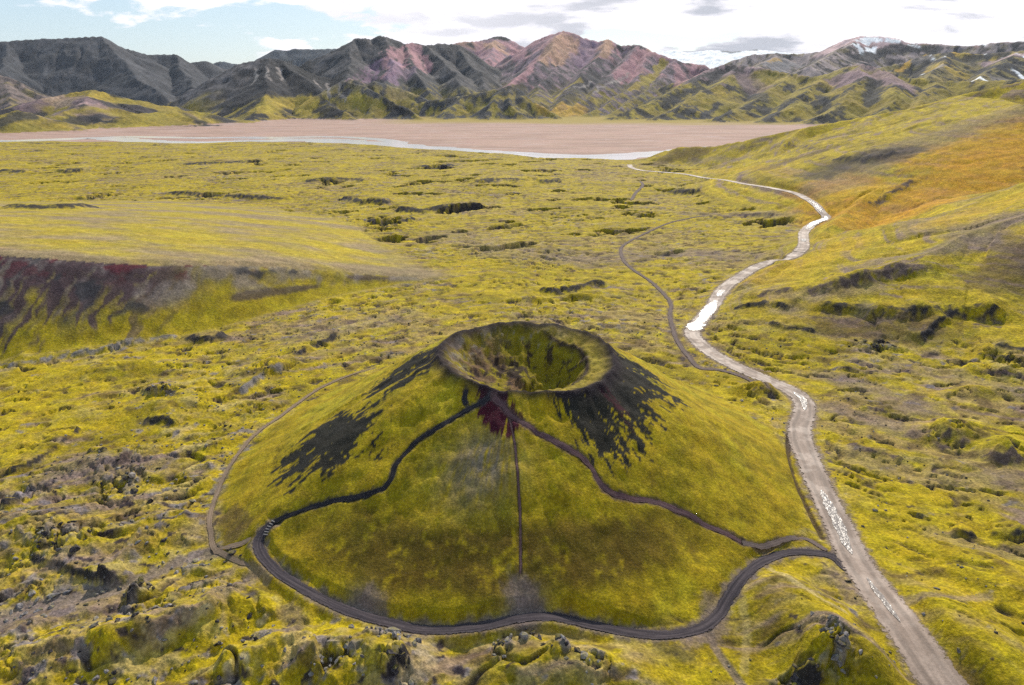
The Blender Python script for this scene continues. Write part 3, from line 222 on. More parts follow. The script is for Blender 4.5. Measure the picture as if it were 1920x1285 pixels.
Z_PLAIN = -3.0
def terrain(x, y, detail=True):
    """returns z and a dict of fields"""
    x = np.asarray(x, np.float32); y = np.asarray(y, np.float32)
    n = x.shape[0]; D = np.sqrt(x*x+y*y)
    e = near_edge(x, y)
    plain = sst(-14, 14, e+(12*fbm(x/60, y/60, 3, 77) if detail else 0))
    F = dict(D=D, plain=plain)
    # ---- moor
    sw = 2.2*fbm(x/150, y/150, 2, 3)*sst(150, 420, D)
    z = sw*(1-plain)+Z_PLAIN*plain
    z = z+(.02*np.clip(x-70, 0, 200)+.012*np.clip(-x-60, 0, 150)*0)*(1-plain)*sst(600, 300, y)
    # ---- hillside (right) and hill (left), seen through a gentle warp
    wx = x; wy = y
    if detail:
        wx = x+6*fbm(x/45, y/45, 3, 21)*sst(150, 350, D); wy = y+6*fbm(x/45, y/45, 3, 22)*sst(150, 350, D)
    Hs, Ls, Ss, Ds = ridge_field(wx, wy, R_HILLSIDE, -25)
    F['hs_d'] = Ds; F['hs_s'] = Ss; F['hs_l'] = Ls
    z1 = smax(z, Hs, 6.)
    F['hillside'] = sst(.6, 4.5, z1-z)*(Hs > -24)
    z = np.where(Hs > -24, z1, z)
    hp = HILL_C; yc = np.interp(x, hp[:, 0], hp[:, 1]); zc_ = np.interp(x, hp[:, 0], hp[:, 2])
    o = y-yc
    Dh = np.abs(o)*.93; Sh = x*1.07
    sl_ = .60-.16*sst(-135, -95, x); Hh = np.where(o < 0, zc_+sl_*o*.93+1.1*sst(0, -30, o), zc_-.075*o-.0002*np.clip(o, 0, 400)**2*.5)-1.0*np.exp(-(o/2.5)**2)
    ok = (x < 45) & (y < 760) & (y > 120)
    Hh = np.where(ok, Hh, -14)
    z1 = smax(z, Hh, 3.)
    F['hill'] = sst(.15, 1.2, z1-z)*ok
    F['hill_d'] = Dh; F['hill_s'] = Sh; F['scarp_side'] = (o < -.3)
    z = np.where(ok, z1, z)
    z = bumps(x, y, z.astype(np.float32), BUMPS)
    # ---- mountains
    M = np.zeros(n, np.int16)-1
    k = np.nonzero(D > 1250)[0]
    if k.size:
        xx = x[k]; yy = y[k]
        wx = xx; wy = yy
        if detail:
            wx = xx+45*fbm(xx/260, yy/260, 4, 41); wy = yy+45*fbm(xx/260, yy/260, 4, 42)
        H, L, S, Dd = ridge_field(wx, wy, R_MOUNT, -60)
        if detail:
            wS = S+30*fbm(xx/140, yy/140, 3, 50)
            gul = np.abs(pn(wS/62, Dd/700, 51))*1.5+.5*np.abs(pn(wS/25, Dd/400, 52))*1.5
            gul = np.clip(gul, 0, 1)
            amp = np.clip(Dd*.09, 0, 14)*(.25+.9*sst(-.4, .5, fbm(xx/400, yy/400, 2, 53)))
            H = H-amp*(1-gul)+.35*amp
            H = H+np.clip(Dd*.10+4, 4, 18)*fbm(xx/130, yy/130, 3, 55)
            H = H+(3.2*ridged(xx/60, yy/60, 4, 57)-1.3)*sst(2, 25, Dd)+5*(ridged(xx/24, yy/24, 2, 58)-.4)*sst(60, 10, Dd)
        zb = z[k]
        z1 = smax(zb, H, 14.)
        mk = (z1-zb) > (3.0 if detail else .5)
        M[k] = np.where(mk, L, -1)
        z[k] = np.where(H > -58, z1, zb)
        F['m_s'] = np.zeros(n, np.float32); F['m_d'] = np.zeros(n, np.float32); F['m_g'] = np.zeros(n, np.float32)
        F['m_s'][k] = S; F['m_d'][k] = Dd
        if detail: F['m_g'][k] = gul; F['m_s'][k] = wS
    F['mount'] = M
    # ---- cone
    zc, w, rr, R, th = cone(x, y)
    near = w < R*1.14
    z1 = smax(z, np.where(near, zc, -6), 2.2)
    F['cone'] = sst(.25, 1.2, z1-z)*near
    F['cone_w'] = w; F['cone_rr'] = rr; F['cone_R'] = R; F['cone_th'] = th
    z = np.where(near, z1, z)
    return z.astype(np.float32), F


# ---------------------------------------------------------------- paths over the ground
def catmull(P, n=10):
    P = np.array(P, float); P = np.vstack([2*P[0]-P[1], P, 2*P[-1]-P[-2]]); o = []
    for i in range(1, len(P)-2):
        p0, p1, p2, p3 = P[i-1:i+3]
        for t in np.linspace(0, 1, n, endpoint=False):
            o.append(.5*((2*p1)+(-p0+p2)*t+(2*p0-5*p1+4*p2-p3)*t*t+(-p0+3*p1-3*p2+p3)*t**3))
    o.append(P[-2]); return np.array(o)
WID = dict(road=2.6, road_far=2.7, loop_track=.9, left_path=.42, right_path=.45, centre_path=.17, spur_path=.45, rim_front=.5, left_track=.45,
           left_link=.6, grey_track=.9, moor_track=.7, moor_track_far=1.3, ditch=.4, small_link=.45, hollow_track=.4)
PATH = {k: catmull(v, 8) for k, v in TRACES.items()}
def path_dist(x, y, P, reach):
    d = np.full(x.shape[0], 1e3, np.float32); side = np.zeros(x.shape[0], np.float32)
    sel = np.nonzero((x > P[:, 0].min()-reach) & (x < P[:, 0].max()+reach) & (y > P[:, 1].min()-reach) & (y < P[:, 1].max()+reach))[0]
    if not sel.size: return d, side
    # chunk the line so that each chunk only looks at its neighbourhood
    for i in range(0, len(P)-1, 8):
        Q = P[i:i+9]
        px = x[sel]; py = y[sel]
        m = (px > Q[:, 0].min()-reach) & (px < Q[:, 0].max()+reach) & (py > Q[:, 1].min()-reach) & (py < Q[:, 1].max()+reach)
        k = sel[m]
        if not k.size: continue
        px = x[k]; py = y[k]; dk = d[k]; sk = side[k]
        for a, b in zip(Q[:-1], Q[1:]):
            ex, ey = b-a; l2 = ex*ex+ey*ey+1e-9
            t = np.clip(((px-a[0])*ex+(py-a[1])*ey)/l2, 0, 1)
            qx = px-a[0]-t*ex; qy = py-a[1]-t*ey; dd = np.sqrt(qx*qx+qy*qy)
            u = dd < dk; dk[u] = dd[u]; sk[u] = (np.sign(ex*qy-ey*qx))[u]
        d[k] = dk; side[k] = sk
    return d, side

ZC = {}
def centre_z(k):
    if k not in ZC:
        z_ = terrain(PATH[k][:, 0], PATH[k][:, 1], True)[0]
        for _ in range(12): z_ = np.concatenate([z_[:1], (z_[:-2]+2*z_[1:-1]+z_[2:])/4, z_[-1:]])
        ZC[k] = z_
    return ZC[k]
def ground(x, y, full=True):
    """height with hummocks, pits and cut paths (full) or the smooth bed the roads lie on"""
    x = np.asarray(x, np.float32); y = np.asarray(y, np.float32)
    z, F = terrain(x, y, True)
    D = F['D']
    F['pd'] = {}
    rd = np.full(x.shape[0], 1e3, np.float32)
    for k, P in PATH.items():
        reach = WID[k]+9
        d, s = path_dist(x, y, P, reach); F['pd'][k] = d
        if k in ('road', 'road_far', 'loop_track', 'moor_track', 'left_track', 'grey_track', 'left_path', 'right_path'):
            rd = np.minimum(rd, d-WID[k])
    F['rd'] = rd
    moor = (1-F['plain'])*(1-F['cone'])*(F['mount'] < 0)
    hs = F['hillside']; hl = F['hill']
    n = x.shape[0]
    for f in ('brk', 'big', 'hum', 'seam', 'pit', 'flow', 'scarp'): F[f] = np.zeros(n, np.float32)
    if not full: return z, F
    z = z.copy(); F['sc_col'] = {}
    for pts, h, wd, L, st, cl in SCARPS:
        P = np.array(pts); m = L*2.5+wd
        i = np.nonzero((x > P[:, 0].min()-m) & (x < P[:, 0].max()+m) & (y > P[:, 1].min()-m) & (y < P[:, 1].max()+m))[0]
        if not i.size: continue
        P = catmull(P, 4); jx = x[i]+.35*wd*fbm(x[i]/(wd*1.2), y[i]/(wd*1.2), 3, 33); jy = y[i]+.5*wd*fbm(x[i]/(wd*1.2), y[i]/(wd*1.2), 3, 34)
        best = np.full(i.size, 1e9, np.float32); sd = np.zeros(i.size, np.float32); tq = np.zeros(i.size, np.float32)
        for q in range(len(P)-1):
            a, b = P[q], P[q+1]; ex, ey = b-a; l2 = ex*ex+ey*ey+1e-6
            t = ((jx-a[0])*ex+(jy-a[1])*ey)/l2; tc_ = np.clip(t, 0, 1); qx = jx-a[0]-tc_*ex; qy = jy-a[1]-tc_*ey; d2 = qx*qx+qy*qy
            u = d2 < best; best[u] = d2[u]; sd[u] = np.where(ex*qy-ey*qx > 0, 1, -1)[u]; tq[u] = ((q+tc_)/(len(P)-1))[u]
        d = np.sqrt(best)*sd; end = sst(0, .14, tq)*sst(1, .86, tq); 
        mod = end*(.75+.6*fbm(x[i]/(wd*3), y[i]/(wd*3), 2, 35))
        z[i] += h*mod*np.where(d > 0, np.exp(-(d/L)**2), sst(-wd, 0, d)**1.3)
        face = sst(-wd*1.1, -wd*.35, d)*sst(wd*.25, -wd*.1, d)*sst(.1, .5, mod)
        F['sc_col'].setdefault(cl, np.zeros(n, np.float32)); F['sc_col'][cl][i] = np.maximum(F['sc_col'][cl][i], face*st)
        if h > 3.5 and D[i].mean() < 420: F['sc_col'].setdefault('heath', np.zeros(n, np.float32)); F['sc_col']['heath'][i] = np.maximum(F['sc_col']['heath'][i], .6*sst(-wd*3., -wd, d)*sst(0, -wd*.5, d)*sst(.1, .5, mod))
    k = np.nonzero((moor > .01) & (hl < .99) & (D < 1450))[0]
    xx, yy, DD_ = x[k], y[k], D[k]
    # lava flow direction: up to the right on the left of the cone, down to the right beyond the road
    wl = sst(40, -10, xx); wr = sst(40, 90, xx)*sst(330, 260, yy)
    ang = np.radians(24)*wl*sst(420, 300, yy)-np.radians(33)*wr
    ca, sa = np.cos(ang), np.sin(ang)
    fu = xx*ca+yy*sa; fv = -xx*sa+yy*ca
    F['fu'] = np.zeros(n, np.float32); F['fv'] = np.zeros(n, np.float32); F['fu'][k] = fu; F['fv'][k] = fv; F['moor_idx'] = k
    brk = .35+.9*fbm(xx/55, yy/55, 2, 91)+.6*sst(15, -50, xx)*sst(190, 120, yy)+.35*sst(250, 420, yy)
    brk = np.clip(brk*(1-.45*sst(260, 420, DD_)), .12, 1.5)
    wv = 1.6*fbm(xx/9, yy/9, 2, 95)
    flow = ridged(fu/26+.3*wv, (fv+2.5*wv)/8.5, 3, 61)
    hum = fbm(xx/5.5, yy/4.6, 3, 63)
    fine = ridged(xx/2.1, yy/1.8, 3, 65)
    cracks = 1-np.abs(pn((fu+3*wv)/24, (fv+3*wv)/8, 68))*2
    seam = sst(.88, .99, cracks)*sst(-.1, .25, fbm(xx/17, yy/17, 2, 69))
    big = flow
    amp = (moor[k])*(1-.9*hl[k])*(1-.75*hs[k])*sst(0., 5., rd[k])*sst(1500, 900, DD_)
    zz = 1.9*(flow-.45)*brk+.85*hum*(.45+.6*brk)+.42*(fine-.4)*brk*sst(420, 220, DD_)
    zz = zz-1.0*seam*(.4+.6*brk)
    pit = sst(.30, .38, fbm((xx+6*wv)/42, (yy+6*wv)/26, 3, 71)+.22*fbm(xx/170, yy/170, 2, 72))*sst(300, 430, yy)*(1-hl[k])*(1-sst(.2, .6, hs[k]))
    hol = sst(.26, .33, fbm((fu+2*wv)/11, (fv+2*wv)/4.2, 4, 78, .6)+.3*fbm(xx/60, yy/45, 2, 79))*sst(105, 150, DD_)*sst(1000, 600, DD_)
    F['hol'] = np.zeros(n, np.float32); F['hol'][k] = hol
    zz = zz-4.6*pit-1.0*hol
    # blocky lava: mossed boulders packed together, thickest round the outcrops
    blk = np.clip(.9*fbm(xx/24, yy/17, 3, 73)-.12+.2*sst(-18, -48, xx)*sst(165, 130, yy), 0, 1)
    for (ox, oy, cnt, sx_, sy_, sz_, kd, lb) in OUTCROPS:
        blk = np.maximum(blk, .6*np.exp(-((xx-ox)/(sx_*1.0+.5))**2-((yy-oy)/(sy_*1.0+.5))**2))
    blk = sst(.12, .6, blk)*sst(330, 230, DD_)
    rockz = np.zeros(k.size, np.float32); rockid = rockz.copy(); b_ = np.nonzero(blk > .02)[0]
    wx_ = xx[b_]+.5*fbm(xx[b_]/1.5, yy[b_]/1.5, 2, 74); wy_ = yy[b_]+.5*fbm(xx[b_]/1.5, yy[b_]/1.5, 2, 75)
    f1, r1 = worley(wx_/2.3, wy_/2.0, 1); f2, r2 = worley(wx_/1.15, wy_/1.05, 2)
    lump = 1.35*np.sqrt(np.clip(1-(f1/(.35+.35*r1))**2, 0, 1))*(.35+.65*r1)+.5*np.sqrt(np.clip(1-(f2/.55)**2, 0, 1))*r2
    rockz[b_] = lump; rockid[b_] = r1
    rockz[b_] = rockz[b_]+.35*(ridged(xx[b_]/1.1, yy[b_]/1.0, 2, 76)-.5)*(rockz[b_] > .1)
    zz = zz+blk*(rockz-.3)*1.05
    F['blk'] = np.zeros(n, np.float32); F['blk'][k] = blk; F['rockz'] = np.zeros(n, np.float32); F['rockz'][k] = rockz; F['rockid'] = np.zeros(n, np.float32); F['rockid'][k] = rockid
    z[k] = z[k]+zz*amp
    for f, v in (('brk', brk), ('big', big), ('hum', hum), ('seam', seam), ('pit', pit), ('flow', flow)): F[f][k] = v
    k = np.nonzero(F['cone'] > .01)[0]
    xx, yy = x[k], y[k]
    z[k] += F['cone'][k]*(.10*fbm(xx/1.6, yy/1.6, 3, 81)+.2*fbm(xx/5, yy/5, 2, 83))
    k = np.nonzero(hs > .01)[0]
    xx, yy = x[k], y[k]
    z[k] += hs[k]*sst(0, 10, rd[k])*(.7*fbm(xx/13, yy/13, 4, 85)+3.2*(ridged(F['hs_s'][k]/38+.5*fbm(xx/30, yy/30, 2, 84), F['hs_d'][k]/130, 3, 86)-.5)*sst(4, 40, F['hs_d'][k]))
    k = np.nonzero(hl > .01)[0]
    xx, yy = x[k], y[k]
    sc = hl[k]*F['scarp_side'][k]
    F['scarp'][k] = sc
    z[k] += hl[k]*.4*fbm(xx/8, yy/8, 3, 87)
    hs1 = F['hill_s'][k]+7*fbm(xx/18, yy/18, 3, 88)
    z[k] -= sc*sst(1., 9, F['hill_d'][k])*2.6*(.5-.5*ridged(hs1/26, F['hill_d'][k]/60, 4, 89))
    for kk in ('road', 'road_far', 'loop_track'):
        wd = WID[kk]*1.3; d = F['pd'][kk]; i = np.nonzero(d < wd+(3. if kk != 'loop_track' else 1.6))[0]
        if not i.size: continue
        P = PATH[kk]; j = np.zeros(i.size, np.int32)
        for q in range(0, i.size, 20000):
            s_ = i[q:q+20000]; j[q:q+20000] = np.argmin((x[s_][:, None]-P[None, :, 0])**2+(y[s_][:, None]-P[None, :, 1])**2, 1)
        bl = sst(wd+(3. if kk != 'loop_track' else 1.6), wd, d[i]); z[i] = z[i]*(1-bl)+(centre_z(kk)[j]-.02)*bl
    for kk, P in PATH.items():
        wd = WID[kk]; d = F['pd'][kk]
        dep = dict(road=.22, road_far=.35, loop_track=.2, left_path=.4, right_path=.3, centre_path=.25, ditch=.5, moor_track=.3, moor_track_far=.35, rim_front=.0).get(kk, .2)
        i = np.nonzero(d < wd+.4)[0]; z[i] -= dep*sst(wd+.35, wd-.25, d[i])
    return z, F

# ---------------------------------------------------------------- materials
def base_mat(name):
    m = bpy.data.materials.new(name); m.use_nodes = True
    t = m.node_tree; b = t.nodes['Principled BSDF']; b.inputs['Roughness'].default_value = .95; b.inputs['Specular IOR Level'].default_value = .15
    return m, t, b
def noise(t, scale, detail=3, rough=.6, vec=None, w=None):
    n = t.nodes.new('ShaderNodeTexNoise'); n.inputs['Scale'].default_value = scale; n.inputs['Detail'].default_value = detail; n.inputs['Roughness'].default_value = rough
    if vec is not None: t.links.new(vec, n.inputs['Vector'])
    return n.outputs['Fac']
def bump(t, b, h, strength, dist):
    n = t.nodes.new('ShaderNodeBump'); n.inputs['Strength'].default_value = strength; n.inputs['Distance'].default_value = dist
    t.links.new(h, n.inputs['Height']); t.links.new(n.outputs[0], b.inputs['Normal'])
def ground_material(name, sc=.35, bstr=.9, bdist=.5, var=6.5, rough=.74):
    m, t, b = base_mat(name)
    at = nd(t, 'ShaderNodeAttribute', attribute_name='albedo')
    geo = nd(t, 'ShaderNodeNewGeometry')
    a = noise(t, sc, 8, rough, geo.outputs['Position']); c = noise(t, sc*5.2, 4, .68, geo.outputs['Position']); lo = noise(t, sc*.4, 5, .7, geo.outputs['Position'])
    mixv = mth(t, 'ADD', mth(t, 'MULTIPLY', a, .45), mth(t, 'MULTIPLY', c, .55))
    val = mth(t, 'POWER', 2., mth(t, 'MULTIPLY', mth(t, 'SUBTRACT', mixv, .5), var))
    col = mixc(t, 1., at.outputs['Color'], val, 'MULTIPLY')
    hs = nd(t, 'ShaderNodeHueSaturation'); t.links.new(mth(t, 'ADD', .475, mth(t, 'MULTIPLY', lo, .05)), hs.inputs['Hue']); hs.inputs['Saturation'].default_value = 1.0
    t.links.new(col, hs.inputs['Color']); t.links.new(hs.outputs[0], b.inputs['Base Color'])
    bump(t, b, mixv, bstr, bdist)
    return m
MAT = dict(moss=ground_material('moss_ground'), cone=ground_material('cone_moss', .45, .8, .4, 5.5), hill=ground_material('hill_moss', .3, .7, .5, 6.),
           slope=ground_material('slope_grass', .25, .9, .8, 7.), mount=ground_material('mountain_scree', .024, .5, 8., 4.5), plain=ground_material('river_gravel', .06, .1, .1, 2.))

# ---------------------------------------------------------------- the ground sheet: rings about the viewpoint, finer where the photo sees more
col_az = np.concatenate([np.radians(np.linspace(-62, -46.6, 14)), np.radians(np.linspace(-46.2, 46.2, 1150)), np.radians(np.linspace(46.6, 62, 14))])
row_d = np.concatenate([np.exp(np.linspace(math.log(28), math.log(64), 24)), np.exp(np.linspace(math.log(64.4), math.log(9800), 1225))])
nc, nr = len(col_az), len(row_d)
AZ, DD = np.meshgrid(col_az, row_d)
gx = (DD*np.sin(AZ)).ravel().astype(np.float32); gy = (DD*np.cos(AZ)).ravel().astype(np.float32)
gz, F = ground(gx, gy)

# normals of the whole sheet, shared across the pieces it is cut into
P3 = np.stack([gx, gy, gz], 1).reshape(nr, nc, 3)
du = np.gradient(P3, axis=1); dv = np.gradient(P3, axis=0)
NRM = np.cross(du, dv); NRM /= np.linalg.norm(NRM, axis=2, keepdims=True)+1e-9
NRM = NRM.reshape(-1, 3).astype(np.float32)
slope = np.degrees(np.arccos(np.clip(NRM[:, 2], -1, 1)))

# ---- surface colours (what the ground is made of)
A3 = lambda c: np.array(c, np.float32)
def lay(base, col, m):
    m = np.clip(m, 0, 1)[:, None].astype(np.float32); return base*(1-m)+(A3(col)[None] if np.ndim(col) == 1 else col)*m
MOSS = (.322, .238, .006); MOSSG = (.195, .147, .004); OLIVE = (.115, .085, .006); PALE = (.36, .275, .10); TAN = (.24, .165, .075); MAUVE = (.19, .128, .118)
LAVA = (.026, .019, .027); GREYL = (.15, .13, .14); RED = (.05, .008, .015); ORANGE = (.44, .215, .008); SCORIA = (.011, .012, .015); HEATH = (.075, .045, .022)
x, y, z, D = gx, gy, gz, F['D']
def nz(idx, fn):
    o = np.zeros(x.size, np.float32); o[idx] = fn(x[idx], y[idx]); return o
alb = np.repeat(A3(MOSS)[None], x.size, 0)
ki = F['moor_idx']
X, Y, fu, fv, dk = x[ki], y[ki], F['fu'][ki], F['fv'][ki], D[ki]
m40 = fbm(X/42, Y/42, 3, 101); m12 = fbm(X/12, Y/12, 3, 103); m4 = fbm(X/4.2, Y/4.2, 3, 105); m90 = fbm(X/110, Y/80, 3, 107); mf = fbm(X/1.5, Y/1.5, 2, 109)
ws = 2.*m12
s1 = fbm(fu/46, (fv+5*m40)/9, 4, 111); s2 = fbm(fu/20, (fv+3*m12)/4.6, 4, 112)
brk = F['brk'][ki]; fl = F['flow'][ki]
al = np.repeat(A3(MOSS)[None], X.size, 0)
al = lay(al, MOSSG, sst(-.2, .5, m40*.7+m12*.6+m4*.4))
al = lay(al, (.36, .285, .010), sst(.1, .5, m90*.6+m12*.4-m4*.5)*.6)
al = lay(al, PALE, sst(.05, .55, fl*1.1-.62+m12*.5+m4*.6)*.75*sst(.15, .7, brk))
al = lay(al, TAN, sst(.02, .45, s1*.8+m90*.7+m4*.3)*.65)
al = lay(al, MAUVE, sst(.16, .45, s2*.9+.35*m40+.1*(brk-.6))*.75)
al = lay(al, HEATH, sst(.16, .42, fbm(X/7, Y/5, 3, 113)+.3*m90+.2*s2)*.65)
rock = sst(.20, .42, fbm(X/5, Y/3.6, 4, 115)+.30*(brk-.85)+.25*s2)
al = lay(al, GREYL, rock*.85)
al = lay(al, LAVA, sst(.30, .46, fbm(X/3.4, Y/2.3, 3, 117)+.30*(brk-.85)+.25*s2)*.92)
al = lay(al, LAVA, F['seam'][ki]*sst(-.2, .2, m4+.2*brk)*.85)
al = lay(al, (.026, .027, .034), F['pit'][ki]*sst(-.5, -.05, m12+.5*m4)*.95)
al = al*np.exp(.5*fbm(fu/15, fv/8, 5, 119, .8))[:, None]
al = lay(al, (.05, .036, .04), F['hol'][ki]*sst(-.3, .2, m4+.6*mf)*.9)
bk_, rz_, ri_ = F['blk'][ki], F['rockz'][ki], F['rockid'][ki]
al = lay(al, LAVA, bk_*sst(.22, .04, rz_+.12*m4)*.85)
al = lay(al, GREYL, bk_*sst(.3, .7, rz_)*sst(.5, .72, ri_+.45*mf+.3*m4)*.85)
al = lay(al, PALE, bk_*sst(.5, .9, rz_)*sst(.45, .3, ri_+.3*mf)*.5)
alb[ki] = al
allnear = np.nonzero((D < 1450))[0]
n4 = np.zeros(x.size, np.float32); nf = n4.copy(); n12 = n4.copy(); n40 = n4.copy()
for arr, sc, sd in ((n4, 4.2, 105), (nf, 1.5, 109), (n12, 12, 103), (n40, 42, 101)):
    o = np.nonzero((D < (300 if sc < 2 else 1450)) & ((F['hillside'] > .01) | (F['hill'] > .01) | (F['cone'] > .01) | (F['rd'] < 4)))[0]
    arr[o] = fbm(x[o]/sc, y[o]/sc, 3 if sc > 2 else 2, sd)
# hillside: green crests, orange grass on the near slope, mauve scree bands
hs = F['hillside']; hl = F['hill']
ki = np.nonzero(hs > .004)[0]; X, Y = x[ki], y[ki]; S_, Dq = F['hs_s'][ki], F['hs_d'][ki]; a40, a12, a4 = n40[ki], n12[ki], n4[ki]
hc = np.repeat(A3((.32, .235, .007))[None], X.size, 0)
hc = lay(hc, MOSSG, sst(-.1, .5, a40+a12*.5)*.8)
Sw = S_+14*a12
hc = lay(hc, (.33, .27, .012), sst(420, 340, Y)*sst(.0, .4, a12+.5*a40)*.6)
hc = lay(hc, MAUVE, sst(.15, .5, fbm(Sw/70, Dq/60, 3, 123)+.25*a12)*.7)
hc = lay(hc, HEATH, sst(.25, .55, fbm(Sw/26, Dq/70, 3, 125)+.25*a12)*.6)
hc = lay(hc, LAVA, sst(.36, .6, fbm(Sw/22, Dq/50, 3, 127)+.3*a4)*.5)
stk = fbm(Sw/95, Dq/9, 4, 128, .65); stk2 = fbm(Sw/50, Dq/6, 4, 129, .7)
hc = lay(hc, (.20, .145, .005), sst(.0, .4, stk)*.7); hc = lay(hc, MAUVE, sst(.12, .4, stk2+.3*a40)*.75); hc = lay(hc, (.40, .29, .010), sst(.1, .4, -stk2+.2*stk)*.6)
hc = hc*np.exp(.55*fbm(Sw/40, Dq/7, 4, 126, .75))[:, None]
alb[ki] = alb[ki]*(1-hs[ki][:, None])+hc*hs[ki][:, None]
# left hill: pale smooth back, red-brown streaked scarp
ki = np.nonzero(hl > .004)[0]; X, Y = x[ki], y[ki]
bk = np.repeat(A3((.31, .235, .02))[None], X.size, 0)
bk = lay(bk, (.37, .275, .012), sst(.05, .55, fbm(X/44, Y/17, 4, 130)+.3*n12[ki])*.7)
bk = lay(bk, (.205, .15, .105), sst(-.25, .4, fbm(X/60, Y/24, 4, 131)+.25*n12[ki]+.35*sst(26, 4, F['hill_d'][ki]))*.8)
sc_ = F['scarp'][ki]
fs = np.repeat(A3((.25, .19, .006))[None], X.size, 0); lf = sst(-108, -138, X+6*n12[ki])
hd = F['hill_d'][ki]; hs_ = F['hill_s'][ki]; hw = hs_+5*n12[ki]
strk = fbm(hw/3.0, hd/22, 3, 133); blo = fbm(X/16, Y/16, 3, 135)
topz = np.interp(X, [p[0] for p in R_HILL[0][3]], [p[2] for p in R_HILL[0][3]])
rel = hd*.62/(topz+1.5)                                   # 0 at the edge, 1 at the foot
fs = lay(fs, (.10, .075, .055), sst(.75, .35, rel+.35*strk)*sst(-.5, .2, blo+.2)*(.35+.55*lf))
fs = lay(fs, (.055, .034, .040), sst(-.1, .22, strk+.50-rel*.75+.3*blo)*.95*lf)
fs = lay(fs, (.055, .036, .03), sst(.1, .35, .45-((rel-.72)/.25)**2-((X+95)/32)**2+.5*blo)*.85+sst(.1, .3, .5-((rel-.3)/.3)**2-((X+62)/20)**2+.4*strk)*.8)
fs = lay(fs, (.16, .13, .12), sst(.0, .35, blo-.3*strk+.1*(1-lf))*sst(.8, .4, rel)*.7)
fs = lay(fs, (.085, .014, .022), sst(.34, .04, rel)*sst(.08, .3, fbm(hw/16, hd/7, 3, 137)+.3*strk)*sst(-80, -100, X)*.85)
fs = lay(fs, (.03, .03, .035), sst(.16, .3, fbm(hw/12, hd/14, 3, 139)-.15*(1-lf))*sst(.95, .5, rel)*.85)
bk = bk*np.exp(.35*fbm(X/30, Y/8, 4, 132, .7))[:, None]; fs = fs*np.exp(.5*fbm(hw/5, hd/9, 4, 134, .75))[:, None]
bk = bk*(1-sc_[:, None])+fs*sc_[:, None]
alb[ki] = alb[ki]*(1-hl[ki][:, None])+bk*hl[ki][:, None]
# cone
ki = np.nonzero(F['cone'] > .004)[0]; X, Y = x[ki], y[ki]
cm = F['cone'][ki]; th = F['cone_th'][ki]; cw = F['cone_w'][ki]; crr = F['cone_rr'][ki]; tt = (cw-crr)/(F['cone_R'][ki]-crr); thd = np.degrees(th); cf = nf[ki]
cc = np.repeat(A3((.30, .215, .006))[None], X.size, 0)
cc = lay(cc, (.20, .152, .004), sst(-.2, .5, fbm(X/9, Y/9, 3, 141)+.4*cf))
cc = lay(cc, (.32, .27, .012), sst(.1, .5, fbm(X/14, Y/14, 3, 142)+.35*sst(70, 130, np.abs(thd+90))-.1)*.6)
cstr = .7*fbm(th*15+.25*fbm(X/6, Y/6, 2, 148), tt*2.6, 4, 143, .6)+.5*fbm(th*44, tt*5, 3, 144)+.35*cf             # streaks down the flank
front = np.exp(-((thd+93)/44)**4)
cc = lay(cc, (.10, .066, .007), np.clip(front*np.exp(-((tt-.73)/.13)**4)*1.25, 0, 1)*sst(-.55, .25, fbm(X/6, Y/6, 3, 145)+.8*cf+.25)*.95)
cc = lay(cc, (.085, .052, .006), sst(.2, .5, fbm(X/5, Y/5, 3, 146)+.5*cf)*.35)
cc = lay(cc, (.165, .13, .085), np.exp(-((thd+106)/12)**2)*np.exp(-((tt-.34)/.16)**2)*1.15*sst(-.6, .2, cstr))
cc = lay(cc, (.16, .125, .10), np.exp(-((thd+91)/3.6)**2)*np.exp(-((tt-.93)/.08)**2)*1.3+np.exp(-((thd+119)/3.)**2)*np.exp(-((tt-.93)/.06)**2)*1.1)
blo = fbm(X/7, Y/7, 4, 147)
lp = sst(.0, .08, cstr*.85+blo*.5+.36-((tt-.52)/.24)**2*.4-((thd+160+(tt-.5)*8)/16)**2*.5)*(thd < -120)+sst(.05, .13, cstr*.9+.36-((tt-.14)/.26)**2*.5-((np.where(thd > 0, thd-360, thd)+182)/19)**2*.4)*((thd < -140)|(thd > 140))
rp = sst(.0, .07, cstr*1.0+blo*.35+.38-np.clip(tt-.03, 0, 1)**2/.2-(np.clip(np.abs(thd+28)-34, 0, 99)/12)**2*.5)*(tt > -.02)
cc = lay(cc, SCORIA, np.clip(lp+rp, 0, 1)*.96)
cc = lay(cc, RED, sst(.0, .2, cstr*.5+.22-((thd+41)/4)**2*.3-np.clip(tt-.1, 0, 1)*1.6)*(tt > 0)*.7)
cc = lay(cc, RED, sst(.0, .14, cstr*.4+.34-((thd+106-(tt-.1)*80)/11)**2*.3-(np.clip(tt-.08, 0, 1)/.14)**2*.3)*(tt > -.03))
cc = cc*np.exp(.42*fbm(X/4.5, Y/4.5, 4, 149, .8))[:, None]
ins = sst(.01, -.03, tt); q = cw/crr
sh_ = sst(-.1, .55, np.cos(th+.12)); qi_ = .93-.23*sh_+.02*np.sin(th*3)
cin = np.repeat(A3((.20, .155, .008))[None], X.size, 0)
cin = lay(cin, (.12, .065, .045), sst(95, 140, np.abs(thd))*sst(-.2, .25, fbm(X/4, Y/4, 3, 151)+.05)*.85)
cin = lay(cin, (.22, .18, .14), sst(.2, .4, fbm(X/1.8, Y/1.8, 4, 154, .65)+.2*sst(120, 160, np.abs(thd)))*.75*sst(.55, .8, q))
cin = lay(cin, (.26, .195, .025), sst(qi_+.02, qi_+.06, q)*sh_*sst(-.6, .2, fbm(X/3, Y/3, 3, 156)+.3)*.95)
